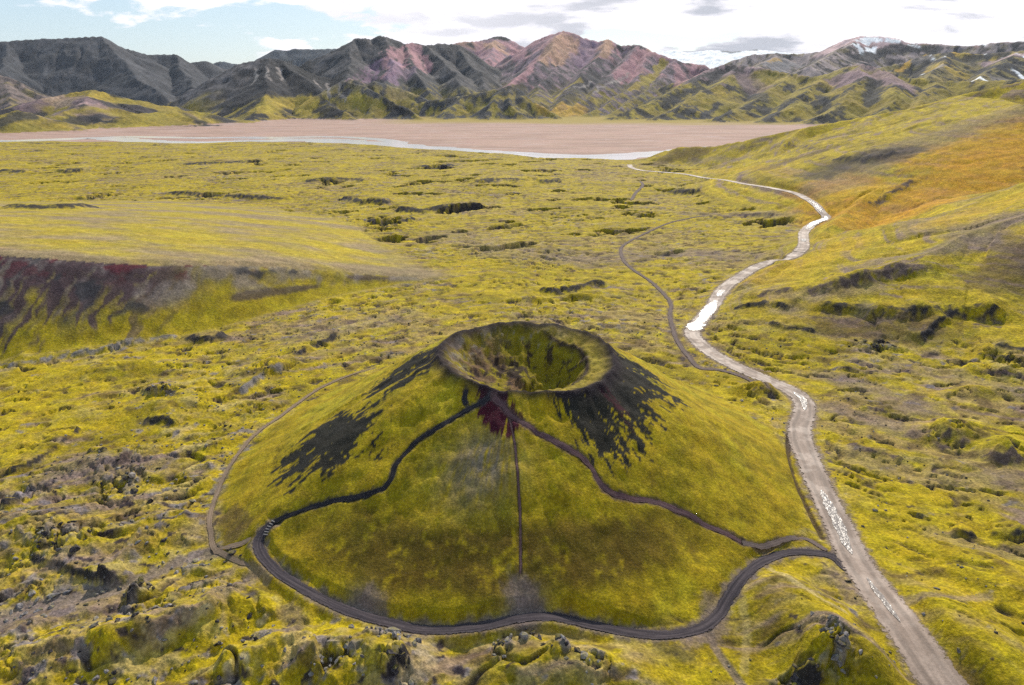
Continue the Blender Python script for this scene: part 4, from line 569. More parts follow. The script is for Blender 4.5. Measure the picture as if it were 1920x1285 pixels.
cin = lay(cin, (.2, .16, .13), sst(.7, .85, q)*sst(.0, .3, fbm(X/3, Y/3, 3, 152))*sst(30, 90, thd)*.7)
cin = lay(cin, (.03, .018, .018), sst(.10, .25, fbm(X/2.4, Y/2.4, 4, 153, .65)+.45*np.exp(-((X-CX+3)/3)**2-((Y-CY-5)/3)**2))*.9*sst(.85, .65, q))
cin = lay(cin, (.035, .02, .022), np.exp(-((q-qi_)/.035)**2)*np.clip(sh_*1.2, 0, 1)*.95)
cc = cc*(1-ins[:, None])+cin*ins[:, None]
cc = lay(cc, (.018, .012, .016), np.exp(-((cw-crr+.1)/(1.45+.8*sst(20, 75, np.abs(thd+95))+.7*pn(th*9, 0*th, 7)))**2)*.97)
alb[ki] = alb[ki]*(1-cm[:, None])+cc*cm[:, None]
for cl_, pts, hw_, st_ in BANDS:
    P = catmull(np.array(pts), 5); d, _s = path_dist(x, y, P, hw_*2); i = np.nonzero(d < hw_*1.9)[0]
    if not i.size: continue
    e0 = fbm(x[i]/(hw_*.55), y[i]/(hw_*.55), 4, 195, .6)
    colr = dict(mauve=(.165, .118, .108), dark=(.03, .027, .030), heath=(.075, .045, .028), pale=(.40, .31, .15), orange=ORANGE, amber=(.42, .27, .010))[cl_]
    alb[i] = lay(alb[i], colr, sst(1.15, .45, d[i]/hw_+.75*e0)*st_*(.8+.4*e0))
for cl_, colr in (('heath', (.10, .07, .05)), ('brown', (.085, .058, .052)), ('grey', (.17, .15, .145)), ('pale', (.42, .33, .17)), ('dark', (.026, .023, .027))):
    if cl_ in F['sc_col']:
        i = np.nonzero(F['sc_col'][cl_] > .01)[0]; mm_ = F['sc_col'][cl_][i]; nn_ = fbm(x[i]/3, y[i]/3, 3, 191)
        nb_ = fbm(x[i]/11, y[i]/7, 3, 193); alb[i] = lay(alb[i], colr, sst(.38, .8, mm_+.75*nn_+.55*nb_-.1)*.95)
# trodden verges
for k, colr, ext in (('road', (.19, .14, .115), 1.5), ('loop_track', (.13, .098, .085), 1.1), ('left_path', (.04, .036, .04), .45), ('right_path', (.085, .05, .05), .5), ('left_track', (.2, .145, .08), .6),
                     ('moor_track', (.14, .10, .085), .8), ('centre_path', (.08, .055, .03), .25), ('grey_track', (.17, .13, .11), 1.5), ('small_link', (.12, .08, .05), .4), ('ditch', (.05, .03, .02), .3), ('spur_path', (.04, .03, .03), .3), ('hollow_track', (.16, .12, .09), .5)):
    d = F['pd'][k]-WID[k]
    i = np.nonzero(d < 2*ext)[0]; alb[i] = lay(alb[i], colr, sst(ext, 0, d[i]+ext*.9*n4[i]+ext*.9*nf[i])*.85)
# river plain
pl = F['plain']*(F['mount'] < 0)
ki = np.nonzero(pl > .004)[0]; X, Y = x[ki], y[ki]
pc = np.repeat(A3((.36, .235, .185))[None], X.size, 0)
pc = lay(pc, (.29, .19, .15), sst(-.2, .4, fbm(X/160, Y/60, 4, 161)))
pc = lay(pc, (.38, .28, .25), sst(.15, .4, fbm(X/70, Y/22, 3, 163))*.7)
pc = lay(pc, (.27, .20, .035), sst(1850, 2050, Y+120*fbm(X/300, Y/200, 2, 165)+.12*X)*sst(-420, -250, X)*.95)
alb[ki] = alb[ki]*(1-pl[ki][:, None])+pc*pl[ki][:, None]
# mountains
mi = F['mount']; lname = np.array([r[0] for r in R_MOUNT])
ms, md, mg = F['m_s'], F['m_d'], F['m_g']
k = np.nonzero(mi >= 0)[0]
xx, yy, zz, ss, dd, gg = x[k], y[k], z[k], ms[k], md[k], mg[k]
m1 = fbm(xx/180, yy/180, 4, 171); m2 = fbm(xx/60, yy/60, 3, 173); st1 = fbm(ss/30, dd/330, 4, 175, .6); st2 = fbm(ss/95, dd/420, 4, 177, .55); st3 = fbm(ss/13, dd/160, 3, 178)
m3 = fbm(xx/34+.8*m2, zz/60+yy/90, 4, 174, .6); st1 = .6*st1+.55*m3; st2 = .65*st2+.5*m1; st3 = .7*st3+.4*fbm(xx/14, zz/40, 3, 176)
nm = lname[mi[k]]
mc = np.repeat(A3((.055, .053, .058))[None], k.size, 0)
CH = (.018, .020, .025); MG = (.215, .165, .026); MY = (.27, .20, .024); GR = (.13, .115, .115); PK = (.36, .19, .205); OR = (.40, .235, .155); MV = (.22, .15, .175); SN = (.85, .87, .9); LT = (.17, .15, .145)
def on(names): return np.isin(nm, names)
low = sst(125, 45, zz+45*m1+40*st2)
def paint(names, col, m):
    global mc
    s = on(names); mc[s] = lay(mc[s], col, m[s] if np.ndim(m) else np.full(s.sum(), m))
paint(['flat_top'], (.046, .049, .058), 1.); paint(['flat_top'], (.068, .070, .080), sst(-.1, .4, st1+m1*.5)*.8); paint(['flat_top'], MG, sst(40, 5, zz+20*m1)*.5); paint(['flat_top'], LT, sst(.3, .5, st3+.3*m2)*.35)
paint(['blue_far'], (.045, .055, .07), 1.)
paint(['grey_hill'], (.15, .115, .105), 1.); paint(['grey_hill'], MG, sst(.05, .35, m2)*.5); paint(['grey_hill'], CH, sst(.05, .3, st1+.3*m2)*.75)
paint(['low_hills'], MG, 1.); paint(['low_hills'], MY, sst(0, .4, m2)); paint(['low_hills'], MV, sst(.0, .3, m1+.3*st1)*.8); paint(['low_hills'], CH, sst(.05, .2, st2*.6+m1*.7)*.9)
paint(['dark_cone'], (.024, .024, .028), 1.); paint(['dark_cone'], (.10, .092, .097), sst(-880, -960, xx+30*m2)*sst(-.3, .2, st3+.3*m2)*.85); paint(['dark_cone'], LT, sst(.12, .4, st3+.4*st1)*.5*sst(60, 130, zz)); paint(['dark_cone'], CH, sst(-.1, .2, st2+.25*m1-.5*sst(-860, -960, xx))*.97)
paint(['dark_cone'], MY, sst(62, 5, zz+40*m1+30*st2)*sst(-.15, .12, st1+.3*st2)*.95)
paint(['dark_peak', 'fore_ridge'], (.034, .036, .042), 1.); paint(['dark_peak', 'fore_ridge'], (.085, .078, .082), sst(-.05, .3, st1)*.8); paint(['dark_peak', 'fore_ridge'], LT, sst(.15, .4, st3+.2*m2)*.5)
paint(['dark_peak'], PK, sst(.05, .3, st1*.8+st3*.5+.34-((xx+480)/110)**2-((zz-190)/140)**2)*.85); paint(['dark_peak'], (.22, .13, .19), sst(.05, .3, st3*.6+.3-((xx+560)/80)**2-((zz-150)/110)**2)*.8)
paint(['dark_peak'], MG, low*sst(-.1, .15, st1)*.9); paint(['fore_ridge'], MG, sst(-.08, .12, st1+.1*m2)*sst(120, 60, zz+25*m1)*.95)
paint(['back_pink'], MV, 1.); paint(['back_pink'], PK, sst(-.2, .2, st1)*.9); paint(['back_pink'], OR, sst(.05, .25, st2)*.8); paint(['back_pink'], CH, sst(.25, .4, m1)+(zz+12*m2 > 352)*1.)
paint(['pink_peak'], MV, 1.); paint(['pink_peak'], (.06, .055, .062), sst(-.2, .1, st1+.35*m1-(zz-190)/600)*.95); paint(['pink_peak'], PK, sst(-.05, .18, st2+.3*st1+(zz-225)/420)*.92)
paint(['pink_peak'], OR, sst(.05, .25, st2*.8+.4*m1+(zz-270)/420)*.9); paint(['pink_peak'], CH, sst(.10, .26, st1*.7+.5*m2)*.92); paint(['pink_peak'], LT, sst(.25, .4, st3)*.4)
paint(['pink_peak'], MG, low*sst(-.1, .12, st1+.05)*.95)
paint(['green_hills'], MG, 1.); paint(['green_hills'], MY, sst(0, .35, m2)*.7); paint(['green_hills'], MV, sst(.0, .3, m1+st2*.4+(zz-125)/90)*.9); paint(['green_hills'], PK, sst(.1, .3, st1+(zz-150)/120)*.6); paint(['green_hills'], CH, sst(.02, .14, st1*.85+.4*m1)*.95)
paint(['snow_mountain'], (.27, .215, .21), 1.); paint(['snow_mountain'], CH, sst(-.08, .12, st1+.4*m1)*.9); paint(['snow_mountain'], MG, sst(.1, .3, m2)*.35); paint(['snow_mountain'], (.40, .25, .25), sst(.0, .25, st2+(zz-310)/120)*.9)
paint(['snow_mountain'], SN, sst(.08, .16, fbm(xx/110, yy/240, 4, 181)+(zz-345)/300)*.95)
paint(['striped_hills'], (.15, .13, .12), 1.); paint(['striped_hills'], MG, sst(-.1, .2, m1+.3)*.7); paint(['striped_hills'], (.40, .27, .035), sst(.1, .3, st2)*.8); paint(['striped_hills'], CH, sst(-.02, .12, st1+.4*m2)*.95); paint(['striped_hills'], SN, sst(.33, .4, fbm(xx/90, yy/200, 4, 183))*.9)
paint(['glacier'], SN, 1.); paint(['glacier'], (.06, .065, .075), sst(.22, .3, fbm(xx/260, yy/400, 3, 185)+(zz-500)/400)*sst(120, 20, dd)*.95)
mcol = dict(orange=OR, pink=PK, violet=(.23, .15, .205), dark=(.022, .024, .03), black=(.012, .013, .016), moss=MY, amber=(.42, .25, .03), pale=(.30, .26, .24), mauve=(.26, .17, .18), palepink=(.48, .33, .33), snow=SN, greyblue=(.16, .155, .165), tan=(.24, .18, .07))
xw = xx+18*fbm(xx/60, yy/60, 3, 189); yw = yy+30*fbm(xx/60, yy/60, 3, 190)
for cl_, pts, hw_, st_ in MBANDS:
    P = catmull(np.array(pts, float), 4); d, _s = path_dist(xw, yw, P, hw_*2.2); i = np.nonzero(d < hw_*2.1)[0]
    if not i.size: continue
    e0 = .6*fbm(ss[i]/max(hw_*.6, 9), dd[i]/160, 3, 196, .6)+.5*fbm(xx[i]/max(hw_*.5, 12), yy[i]/max(hw_*.7, 16), 3, 197, .65)
    mc[i] = lay(mc[i], mcol[cl_], sst(1.15, .6, d[i]/hw_+.8*e0)*st_)
mc = mc*np.exp(.6*fbm(ss/26, dd/150, 5, 187, .8)+.45*fbm(xx/30, yy/60, 4, 188, .8))[:, None]
alb[k] = mc
alb = np.clip(alb, .004, .9)

# ---------------------------------------------------------------- cut the sheet into the pieces of the land
PIECES = [('ground', 'moss', 'yellow-green moss over the broken lava field'), ('volcanic_cone', 'cone', 'mossy cinder cone with an open crater on top'),
          ('hill', 'hill', 'smooth pale hill with a dark streaked scarp at the left'), ('hillside', 'slope', 'grassy hillside with orange slopes right of the road'),
          ('river_plain', 'plain', 'flat pinkish gravel river plain below the mountains')]
LAYER = {'flat_top': 'dark flat-topped mountain at the left end of the skyline', 'grey_hill': 'grey pinkish hill at the left picture edge under the flat-topped mountain', 'low_hills': 'low yellow-green hummocky hills on the far bank of the river',
         'dark_cone': 'dark cone-shaped mountain with green foot left of the plain', 'blue_far': 'far bluish ridge showing between the dark mountains', 'dark_peak': 'dark rugged mountain left of the pink peak',
         'back_pink': 'distant pinkish ridge with a dark cap behind the saddle', 'pink_peak': 'pink and orange rhyolite peak, highest of the middle range', 'fore_ridge': 'low dark pointed ridge at the far edge of the plain',
         'green_hills': 'green hills with dark gullies right of the pink peak', 'snow_mountain': 'far pale mountain with snow patches at the right', 'striped_hills': 'dark and green striped hills below the snowy mountain', 'glacier': 'white glacier on the horizon'}
reg = np.zeros(x.size, np.int32)
reg[F['cone'] > .5] = 1; reg[(hl > .5) & (F['cone'] <= .5)] = 2; reg[(hs > .5) & (hl <= .5)] = 3; reg[(F['plain'] > .5)] = 4
lay_ids = list(LAYER)
for i, nme in enumerate(lay_ids): reg[(mi >= 0)] = reg[(mi >= 0)]
lut = np.array([5+lay_ids.index(n) for n in lname]); reg[mi >= 0] = lut[mi[mi >= 0]]
i0 = (np.arange(nr-1)[:, None]*nc+np.arange(nc-1)[None]).ravel()
quads = np.stack([i0, i0+1, i0+nc+1, i0+nc], 1)
freg = reg[i0]
def sheet_mesh(name, faces, mat):
    used, inv = np.unique(faces.ravel(), return_inverse=True)
    me = bpy.data.meshes.new(name); nf_ = faces.shape[0]
    me.vertices.add(used.size); me.vertices.foreach_set('co', np.stack([gx[used], gy[used], gz[used]], 1).ravel())
    me.loops.add(nf_*4); me.loops.foreach_set('vertex_index', inv.astype(np.int32).ravel())
    me.polygons.add(nf_); me.polygons.foreach_set('loop_start', np.arange(nf_, dtype=np.int32)*4)
    me.polygons.foreach_set('use_smooth', np.ones(nf_, bool))
    at = me.attributes.new('albedo', 'FLOAT_COLOR', 'POINT'); at.data.foreach_set('color', np.concatenate([alb[used], np.ones((used.size, 1), np.float32)], 1).ravel())
    me.update(calc_edges=True)
    me.normals_split_custom_set_from_vertices(NRM[used])
    me.materials.append(mat)
    o = bpy.data.objects.new(name, me); C.objects.link(o); return o
GROUND = {}
for r, (nme, mk, lab) in enumerate(PIECES):
    f = quads[freg == r]
    if f.size: o = sheet_mesh(nme, f, MAT[mk]); o['kind'] = 'structure'; o['label'] = lab; GROUND[nme] = o
for i, nme in enumerate(lay_ids):
    f = quads[freg == 5+i]
    if f.size: o = sheet_mesh('mountain', f, MAT['mount']); o['kind'] = 'structure'; o['label'] = LAYER[nme]; GROUND[nme] = o

# ---------------------------------------------------------------- roads, tracks and footpaths
def path_material(name, c1, c2, edge, rut, wet=0.):
    m, t, b = base_mat(name)
    uv = nd(t, 'ShaderNodeUVMap', uv_map='along'); sp = nd(t, 'ShaderNodeSeparateXYZ'); t.links.new(uv.outputs[0], sp.inputs[0])
    geo = nd(t, 'ShaderNodeNewGeometry')
    mp = nd(t, 'ShaderNodeMapping'); mp.inputs['Scale'].default_value = (7, .12, 1); t.links.new(uv.outputs[0], mp.inputs['Vector'])
    streak = noise(t, 1.0, 4, .6, mp.outputs[0]); grit = noise(t, 2.2, 4, .65, geo.outputs['Position']); patch = noise(t, .18, 3, .6, geo.outputs['Position'])
    col = mixc(t, ramp(t, streak, .35, .65), c1, c2)
    au = mth(t, 'ABSOLUTE', mth(t, 'SUBTRACT', sp.outputs[0], .5))
    rutm = ramp(t, mth(t, 'ABSOLUTE', mth(t, 'SUBTRACT', au, .2)), .09, .02)
    col = mixc(t, mth(t, 'MULTIPLY', rutm, rut), col, tuple(v*.62 for v in c1))
    col = mixc(t, ramp(t, mth(t, 'ADD', au, mth(t, 'MULTIPLY', mth(t, 'SUBTRACT', grit, .5), .25)), .40, .47), col, edge)
    val = mth(t, 'ADD', mth(t, 'MULTIPLY', mth(t, 'SUBTRACT', mth(t, 'ADD', mth(t, 'MULTIPLY', grit, .6), mth(t, 'MULTIPLY', patch, .4)), .5), 1.3), 1.)
    col = mixc(t, 1., col, val, 'MULTIPLY'); t.links.new(col, b.inputs['Base Color'])
    if wet:
        wm = mth(t, 'MULTIPLY', ramp(t, patch, .46, .58), wet)
        t.links.new(mth(t, 'SUBTRACT', .8, mth(t, 'MULTIPLY', wm, .38)), b.inputs['Roughness']); b.inputs['Specular IOR Level'].default_value = .5
    bump(t, b, grit, .5, .12)
    ed = noise(t, 1.3, 5, .7, geo.outputs['Position'])
    keep = ramp(t, mth(t, 'ADD', au, mth(t, 'MULTIPLY', mth(t, 'SUBTRACT', ed, .5), .55)), .43, .36)
    tr = nd(t, 'ShaderNodeBsdfTransparent'); mx = nd(t, 'ShaderNodeMixShader'); t.links.new(keep, mx.inputs[0]); t.links.new(tr.outputs[0], mx.inputs[1]); t.links.new(b.outputs[0], mx.inputs[2])
    t.links.new(mx.outputs[0], t.nodes['Material Output'].inputs['Surface'])
    return m
PM = dict(road=path_material('gravel_road', (.20, .142, .108), (.30, .222, .175), (.18, .13, .10), .55, .35),
          track=path_material('cinder_track', (.036, .030, .036), (.078, .063, .067), (.085, .066, .064), .45),
          black=path_material('black_scoria_path', (.012, .011, .014), (.035, .031, .036), (.04, .034, .036), .2),
          red=path_material('red_scoria_path', (.075, .035, .04), (.12, .075, .075), (.06, .03, .032), .2),
          tan=path_material('earth_track', (.17, .12, .08), (.23, .165, .115), (.18, .13, .05), .3),
          moor=path_material('moor_track', (.11, .08, .07), (.16, .12, .105), (.09, .065, .05), .4))
def strip(name, P, half, mat, lift=.03, parent=None, taper=0., seg=6, jag=.12, label=None, key=None, widen=None):
    d = np.gradient(P, axis=0); l = np.hypot(d[:, 0], d[:, 1])+1e-9; nx, ny = -d[:, 1]/l, d[:, 0]/l
    s = np.concatenate([[0], np.cumsum(np.hypot(np.diff(P[:, 0]), np.diff(P[:, 1])))])
    half = half*1.3; n = len(P); us = np.linspace(-1, 1, seg+1)
    tp = np.ones(n)
    if taper: tp = np.clip(np.minimum(s, s[-1]-s)/(taper+1e-6), .12, 1)
    hw = half*tp
    if widen is not None: hw = hw*widen(P)
    hl_ = hw*(1+jag*1.2*fbm(s/(half*5), 0*s, 3, 3)); hr = hw*(1+jag*1.2*fbm(s/(half*5), 0*s, 3, 13))
    X = np.zeros((n, seg+1)); Y = X.copy()
    for j, u in enumerate(us):
        o = np.where(u < 0, u*hl_, u*hr); X[:, j] = P[:, 0]+nx*o; Y[:, j] = P[:, 1]+ny*o
    if key:
        Pk = PATH[key]; zk = centre_z(key); j = np.argmin((X.ravel()[:, None]-Pk[None, :, 0])**2+(Y.ravel()[:, None]-Pk[None, :, 1])**2, 1); zz = zk[j].reshape(n, seg+1)
        for _ in range(3): zz[1:-1] = (zz[:-2]+2*zz[1:-1]+zz[2:])/4
    else: zz = ground(X.ravel(), Y.ravel(), False)[0].reshape(n, seg+1)
    # level across the width, smooth along
    ctr = zz.mean(1); 
    for _ in range(3): ctr[1:-1] = (ctr[:-2]+2*ctr[1:-1]+ctr[2:])/4
    zz = zz+lift
    V = np.stack([X, Y, zz], 2).reshape(-1, 3)
    i = (np.arange(n-1)[:, None]*(seg+1)+np.arange(seg)[None]).ravel(); f = np.stack([i, i+seg+1, i+seg+2, i+1], 1)
    f = f[:, ::-1] if False else f
    me = bpy.data.meshes.new(name); me.from_pydata(V.tolist(), [], f.tolist())
    uvl = me.uv_layers.new(name='along'); uv = np.stack([np.repeat(((us+1)/2)[None], n, 0), np.repeat(s[:, None], seg+1, 1)], 2).reshape(-1, 2)
    li = np.zeros(len(me.loops), np.int32); me.loops.foreach_get('vertex_index', li); uvl.data.foreach_set('uv', uv[li].ravel().astype(np.float32))
    me.polygons.foreach_set('use_smooth', np.ones(len(me.polygons), bool)); me.materials.append(mat); me.update()
    if me.polygons[0].normal.z < 0: me.flip_normals()
    o = bpy.data.objects.new(name, me); C.objects.link(o)
    if parent: o.parent = parent
    else:
        o['kind'] = 'structure'
        if label: o['label'] = label
    return o
def dense(k, n): return catmull(TRACES[k], n)
S = {}
S['road'] = strip('road', dense('road', 14), WID['road'], PM['road'], .02, key='road', widen=lambda P: 1+.32*sst(125, 70, P[:, 1]), label='wet gravel road winding past the cone')
S['road_far'] = strip('road', dense('road_far', 12), WID['road_far'], PM['road'], .1, key='road_far', label='far stretch of the gravel road below the hillside')
S['loop'] = strip('track', dense('loop_track', 20), WID['loop_track'], PM['track'], .0, key='loop_track', jag=.25, label='dark cinder track looping round the front foot of the cone')
S['left'] = strip('footpath', dense('left_path', 16), WID['left_path'], PM['black'], -.1, jag=.7, label='black scoria footpath climbing the left of the cone')
S['right'] = strip('footpath', dense('right_path', 16), WID['right_path'], PM['red'], -.06, jag=.6, label='reddish footpath climbing the right of the cone')
S['centre'] = strip('footpath', dense('centre_path', 14), WID['centre_path'], PM['red'], -.02, jag=.6, label='thin straight footpath down the front of the cone')
S['spur'] = strip('footpath', dense('spur_path', 14), WID['spur_path'], PM['black'], -.02, jag=.5, label='short dark path dropping from the crater rim')
#S['rim'] = strip('footpath', dense('rim_front', 14), WID['rim_front'], PM['red'], .25, jag=.3, label='trodden dark path along the near crater rim')
S['ltrack'] = strip('track', dense('left_track', 10), WID['left_track'], PM['tan'], .04, taper=12, jag=.3, label='pale earth track curving round the left foot of the cone')
S['llink'] = strip('track', dense('left_link', 10), WID['left_link'], PM['tan'], .04, taper=3, label='short earth link between the two tracks left of the cone')
S['moor'] = strip('track', dense('moor_track', 10), WID['moor_track'], PM['moor'], .06, taper=8, jag=.3, label='narrow brown track winding over the moor behind the cone')
S['moorf'] = strip('track', dense('moor_track_far', 10), WID['moor_track_far'], PM['moor'], .12, taper=6, label='far short stretch of the moor track')
S['link'] = strip('footpath', dense('small_link', 10), WID['small_link'], PM['moor'], .0, label='faint path between the cone foot and the road')

# ---------------------------------------------------------------- river
def water_mat(name, rough=.12, col=(.25, .23, .22), bs=.15, bd=.3, sc=.35):
    m, t, b = base_mat(name); b.inputs['Base Color'].default_value = (*col, 1); b.inputs['Roughness'].default_value = rough
    b.inputs['Specular IOR Level'].default_value = .6; b.inputs['IOR'].default_value = 1.33
    geo = nd(t, 'ShaderNodeNewGeometry'); bump(t, b, noise(t, sc, 3, .6, geo.outputs['Position']), bs, bd)
    return m
WAT = water_mat('river_water_glint', .1, (.93, .91, .90), .08, .3)  # pale silty water, base colour pushed near white to paint in sun glint
def river(i, P, half, lab):
    P = catmull(P, 10); d = np.gradient(P, axis=0); l = np.hypot(d[:, 0], d[:, 1]); nx, ny = -d[:, 1]/l, d[:, 0]/l
    s = np.cumsum(l); n = len(P)
    a = half*(.75+1.2*np.abs(fbm(s/90, 0*s, 3, 7+i))); b = half*(.75+1.2*np.abs(fbm(s/90, 0*s, 3, 27+i)))
    fade = np.clip(np.minimum(np.arange(n), n-1-np.arange(n))/4., .15, 1); a *= fade; b *= fade
    zc = Z_PLAIN+.12+.02*i
    V = []; 
    for j in range(n):
        for u in (-1, 0, 1):
            o = u*(a[j] if u < 0 else b[j]); V.append((P[j, 0]+nx[j]*o, P[j, 1]+ny[j]*o, zc))
    f = []
    for j in range(n-1):
        for u in range(2): q = j*3+u; f.append((q, q+3, q+4, q+1))
    me = bpy.data.meshes.new('river'); me.from_pydata(V, [], f); me.update()
    if me.polygons[0].normal.z < 0: me.flip_normals()
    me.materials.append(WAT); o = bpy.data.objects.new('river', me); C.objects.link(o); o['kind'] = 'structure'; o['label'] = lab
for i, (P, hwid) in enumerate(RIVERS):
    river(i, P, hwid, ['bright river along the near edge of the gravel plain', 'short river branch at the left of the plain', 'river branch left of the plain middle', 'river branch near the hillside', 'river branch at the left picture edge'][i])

# ---------------------------------------------------------------- puddles on the road
PUD = water_mat('puddle_water', .3, (.20, .17, .15), .9, .25, 1.1)
def nearest_dir(px, py):
    best = None
    for k_ in ('road', 'road_far'):
        Q = catmull(TRACES[k_], 10); j = int(np.argmin((Q[:, 0]-px)**2+(Q[:, 1]-py)**2)); dd_ = math.hypot(Q[j, 0]-px, Q[j, 1]-py)
        if best is None or dd_ < best[0]:
            e = Q[min(j+1, len(Q)-1)]-Q[max(j-1, 0)]; best = (dd_, e/np.linalg.norm(e), Q, j, k_)
    return best
rnd = random.Random(5)
for q, (px, py, hl_, hw_, lab) in enumerate(PUDDLES):
    dd_, e, Q, j, key = nearest_dir(px, py)
    s = np.concatenate([[0], np.cumsum(np.hypot(np.diff(Q[:, 0]), np.diff(Q[:, 1])))])
    sj = s[j]; t_ = np.linspace(-1, 1, 41); 
    sx = np.interp(sj+t_*hl_, s, Q[:, 0]); sy = np.interp(sj+t_*hl_, s, Q[:, 1])
    gx_, gy_ = np.gradient(sx), np.gradient(sy); l_ = np.hypot(gx_, gy_)+1e-9
    prof = np.sqrt(np.clip(1-t_**2, 0, 1))
    L_ = hw_*prof*(.8+.55*fbm(t_*hl_/2.6, 0*t_, 4, 200+q)); R_ = hw_*prof*(.8+.55*fbm(t_*hl_/2.6, 0*t_, 4, 230+q))
    L_ = np.clip(L_, .02, None); R_ = np.clip(R_, .02, None)
    X = np.stack([sx-gy_/l_*L_, sx, sx+gy_/l_*R_], 1); Y = np.stack([sy+gx_/l_*L_, sy, sy-gx_/l_*R_], 1)
    jj_ = np.argmin((sx[:, None]-PATH[key][None, :, 0])**2+(sy[:, None]-PATH[key][None, :, 1])**2, 1); zz_ = centre_z(key)[jj_].copy()
    for _ in range(6): zz_[1:-1] = (zz_[:-2]+2*zz_[1:-1]+zz_[2:])/4
    lift = (.22 if key == 'road_far' else .1)+.004*(q % 3)
    V = [(X[i, c_], Y[i, c_], zz_[i]+lift) for i in range(41) for c_ in range(3)]
    fcs = [(i*3+c_, i*3+3+c_, i*3+4+c_, i*3+1+c_) for i in range(40) for c_ in range(2)]
    me = bpy.data.meshes.new('puddle'); me.from_pydata(V, [], fcs); me.update()
    if me.polygons[0].normal.z < 0: me.flip_normals()
    me.materials.append(PUD); o = bpy.data.objects.new('puddle', me); C.objects.link(o)
    o['label'] = lab; o['category'] = 'puddle'; o['group'] = 'puddles on the gravel road'

# ---------------------------------------------------------------- lava rocks
def rock_material(name, c1, c2, moss):
    m, t, b = base_mat(name); geo = nd(t, 'ShaderNodeNewGeometry')
    a = noise(t, 1.7, 5, .65, geo.outputs['Position']); c = noise(t, .7, 3, .6, geo.outputs['Position'])
    col = mixc(t, ramp(t, a, .38, .62), c1, c2)
    sp = nd(t, 'ShaderNodeSeparateXYZ'); t.links.new(geo.outputs['Normal'], sp.inputs[0])
    mm = ramp(t, mth(t, 'ADD', mth(t, 'MULTIPLY', sp.outputs[2], .5), c), .85, 1.05)
    col = mixc(t, mth(t, 'MULTIPLY', mm, moss), col, (.24, .195, .012))
    t.links.new(col, b.inputs['Base Color']); bump(t, b, a, .8, .3); return m
RM = [rock_material('lichen_lava', (.10, .09, .095), (.26, .24, .24), .45), rock_material('dark_lava', (.018, .016, .02), (.075, .066, .074), .35), rock_material('pale_lava', (.15, .135, .13), (.30, .27, .25), .4)]
def rock_mesh(name, seed, mat, sub=1, sq=(1, 1, .7)):
    bm = bmesh.new(); bmesh.ops.create_icosphere(bm, subdivisions=sub, radius=1); r = random.Random(seed)
    ax = [Vector((r.uniform(-1, 1), r.uniform(-1, 1), r.uniform(-1, 1))).normalized() for _ in range(9)]; of = [r.uniform(.3, .75) for _ in ax]
    for v in bm.verts:
        p = v.co.copy()
        for a_, o_ in zip(ax, of):
            d_ = p.dot(a_)
            if d_ > o_: p -= a_*(d_-o_)*.9
        p *= r.uniform(.86, 1.14); v.co = Vector((p.x*sq[0], p.y*sq[1], p.z*sq[2]))
    me = bpy.data.meshes.new(name); bm.to_mesh(me); bm.free(); me.materials.append(mat); return me
ROCKS = [[rock_mesh('stone', 10*m+i, RM[m], 1, (1, r2, h2)) for i, (r2, h2) in enumerate(((.8, .75), (1.2, .6), (.7, .9), (1, .7), (.9, 1.0), (.6, .6)))] for m in range(3)]
rnd = random.Random(11)
PEND = []
OZ = ground(np.array([q[0] for q in OUTCROPS]), np.array([q[1] for q in OUTCROPS]))[0]
def place_stone(name, px, py, size, m, parent=None, inv=(0, 0, 0), sink=.45):
    o = bpy.data.objects.new(name, rnd.choice(ROCKS[m])); C.objects.link(o)
    PEND.append((o, px, py, size*(.5-sink), inv)); o.rotation_euler = (rnd.uniform(-.5, .5), rnd.uniform(-.5, .5), rnd.uniform(0, 6.3))
    k_ = rnd.uniform(.8, 1.25); o.scale = (size*k_, size/k_, size*rnd.uniform(.75, 1.25))
    if parent: o.parent = parent
    return o
for q, (px, py, cnt, spx, spy, size, kind, lab) in enumerate(OUTCROPS):
    root = bpy.data.objects.new('lava_outcrop', None); C.objects.link(root)
    base = (px, py, float(OZ[q])); root.location = base
    root['label'] = lab; root['category'] = 'rock outcrop'; root['group'] = 'lava outcrops in the moss'
    sizes = sorted([size*rnd.uniform(.45, 1.0) for _ in range(cnt)], reverse=True); sizes[0] = size*1.5; sizes[1] = size*1.2
    mm = 1 if 'dark' in lab or 'black' in lab else (2 if 'pale' in lab else 0)
    for s_ in sizes:
        for _ in range(20):
            a_ = rnd.gauss(0, .5)*spx; b_ = rnd.gauss(0, .5)*spy
            if min(float(np.min((PATH[k_][:, 0]-px-a_)**2+(PATH[k_][:, 1]-py-b_)**2))-(WID[k_]+s_+.4)**2 for k_ in ('road', 'loop_track')) > 0: break
        place_stone('stone', px+a_, py+b_, s_, mm if rnd.random() < .7 else rnd.choice((0, 1, 2)), root, base)
# single stones lying in the moss of the lava field (pieces of the ground)
gpar = GROUND['ground']; cnt = 0
while cnt < 110:
    a_ = rnd.uniform(-75, 75); b_ = rnd.uniform(72, 190)
    if math.hypot(a_-CX, b_-CY) < 66 or min(float(np.min((PATH[k_][:, 0]-a_)**2+(PATH[k_][:, 1]-b_)**2)) for k_ in ('road', 'loop_track', 'left_track')) < 12: continue
    dens = .25+.75*(a_ < -25)*(b_ < 150)
    if rnd.random() > dens or abs(a_) > b_*.85: continue
    place_stone('stone', a_, b_, rnd.uniform(.22, .75)*(1.2 if a_ < -30 else 1), rnd.choice((0, 0, 1, 1, 2)), gpar, (0, 0, 0)); cnt += 1
pz_ = ground(np.array([q[1] for q in PEND]), np.array([q[2] for q in PEND]))[0]
for (o, px, py, up, inv), zq in zip(PEND, pz_): o.location = (px-inv[0], py-inv[1], float(zq)+up-inv[2])
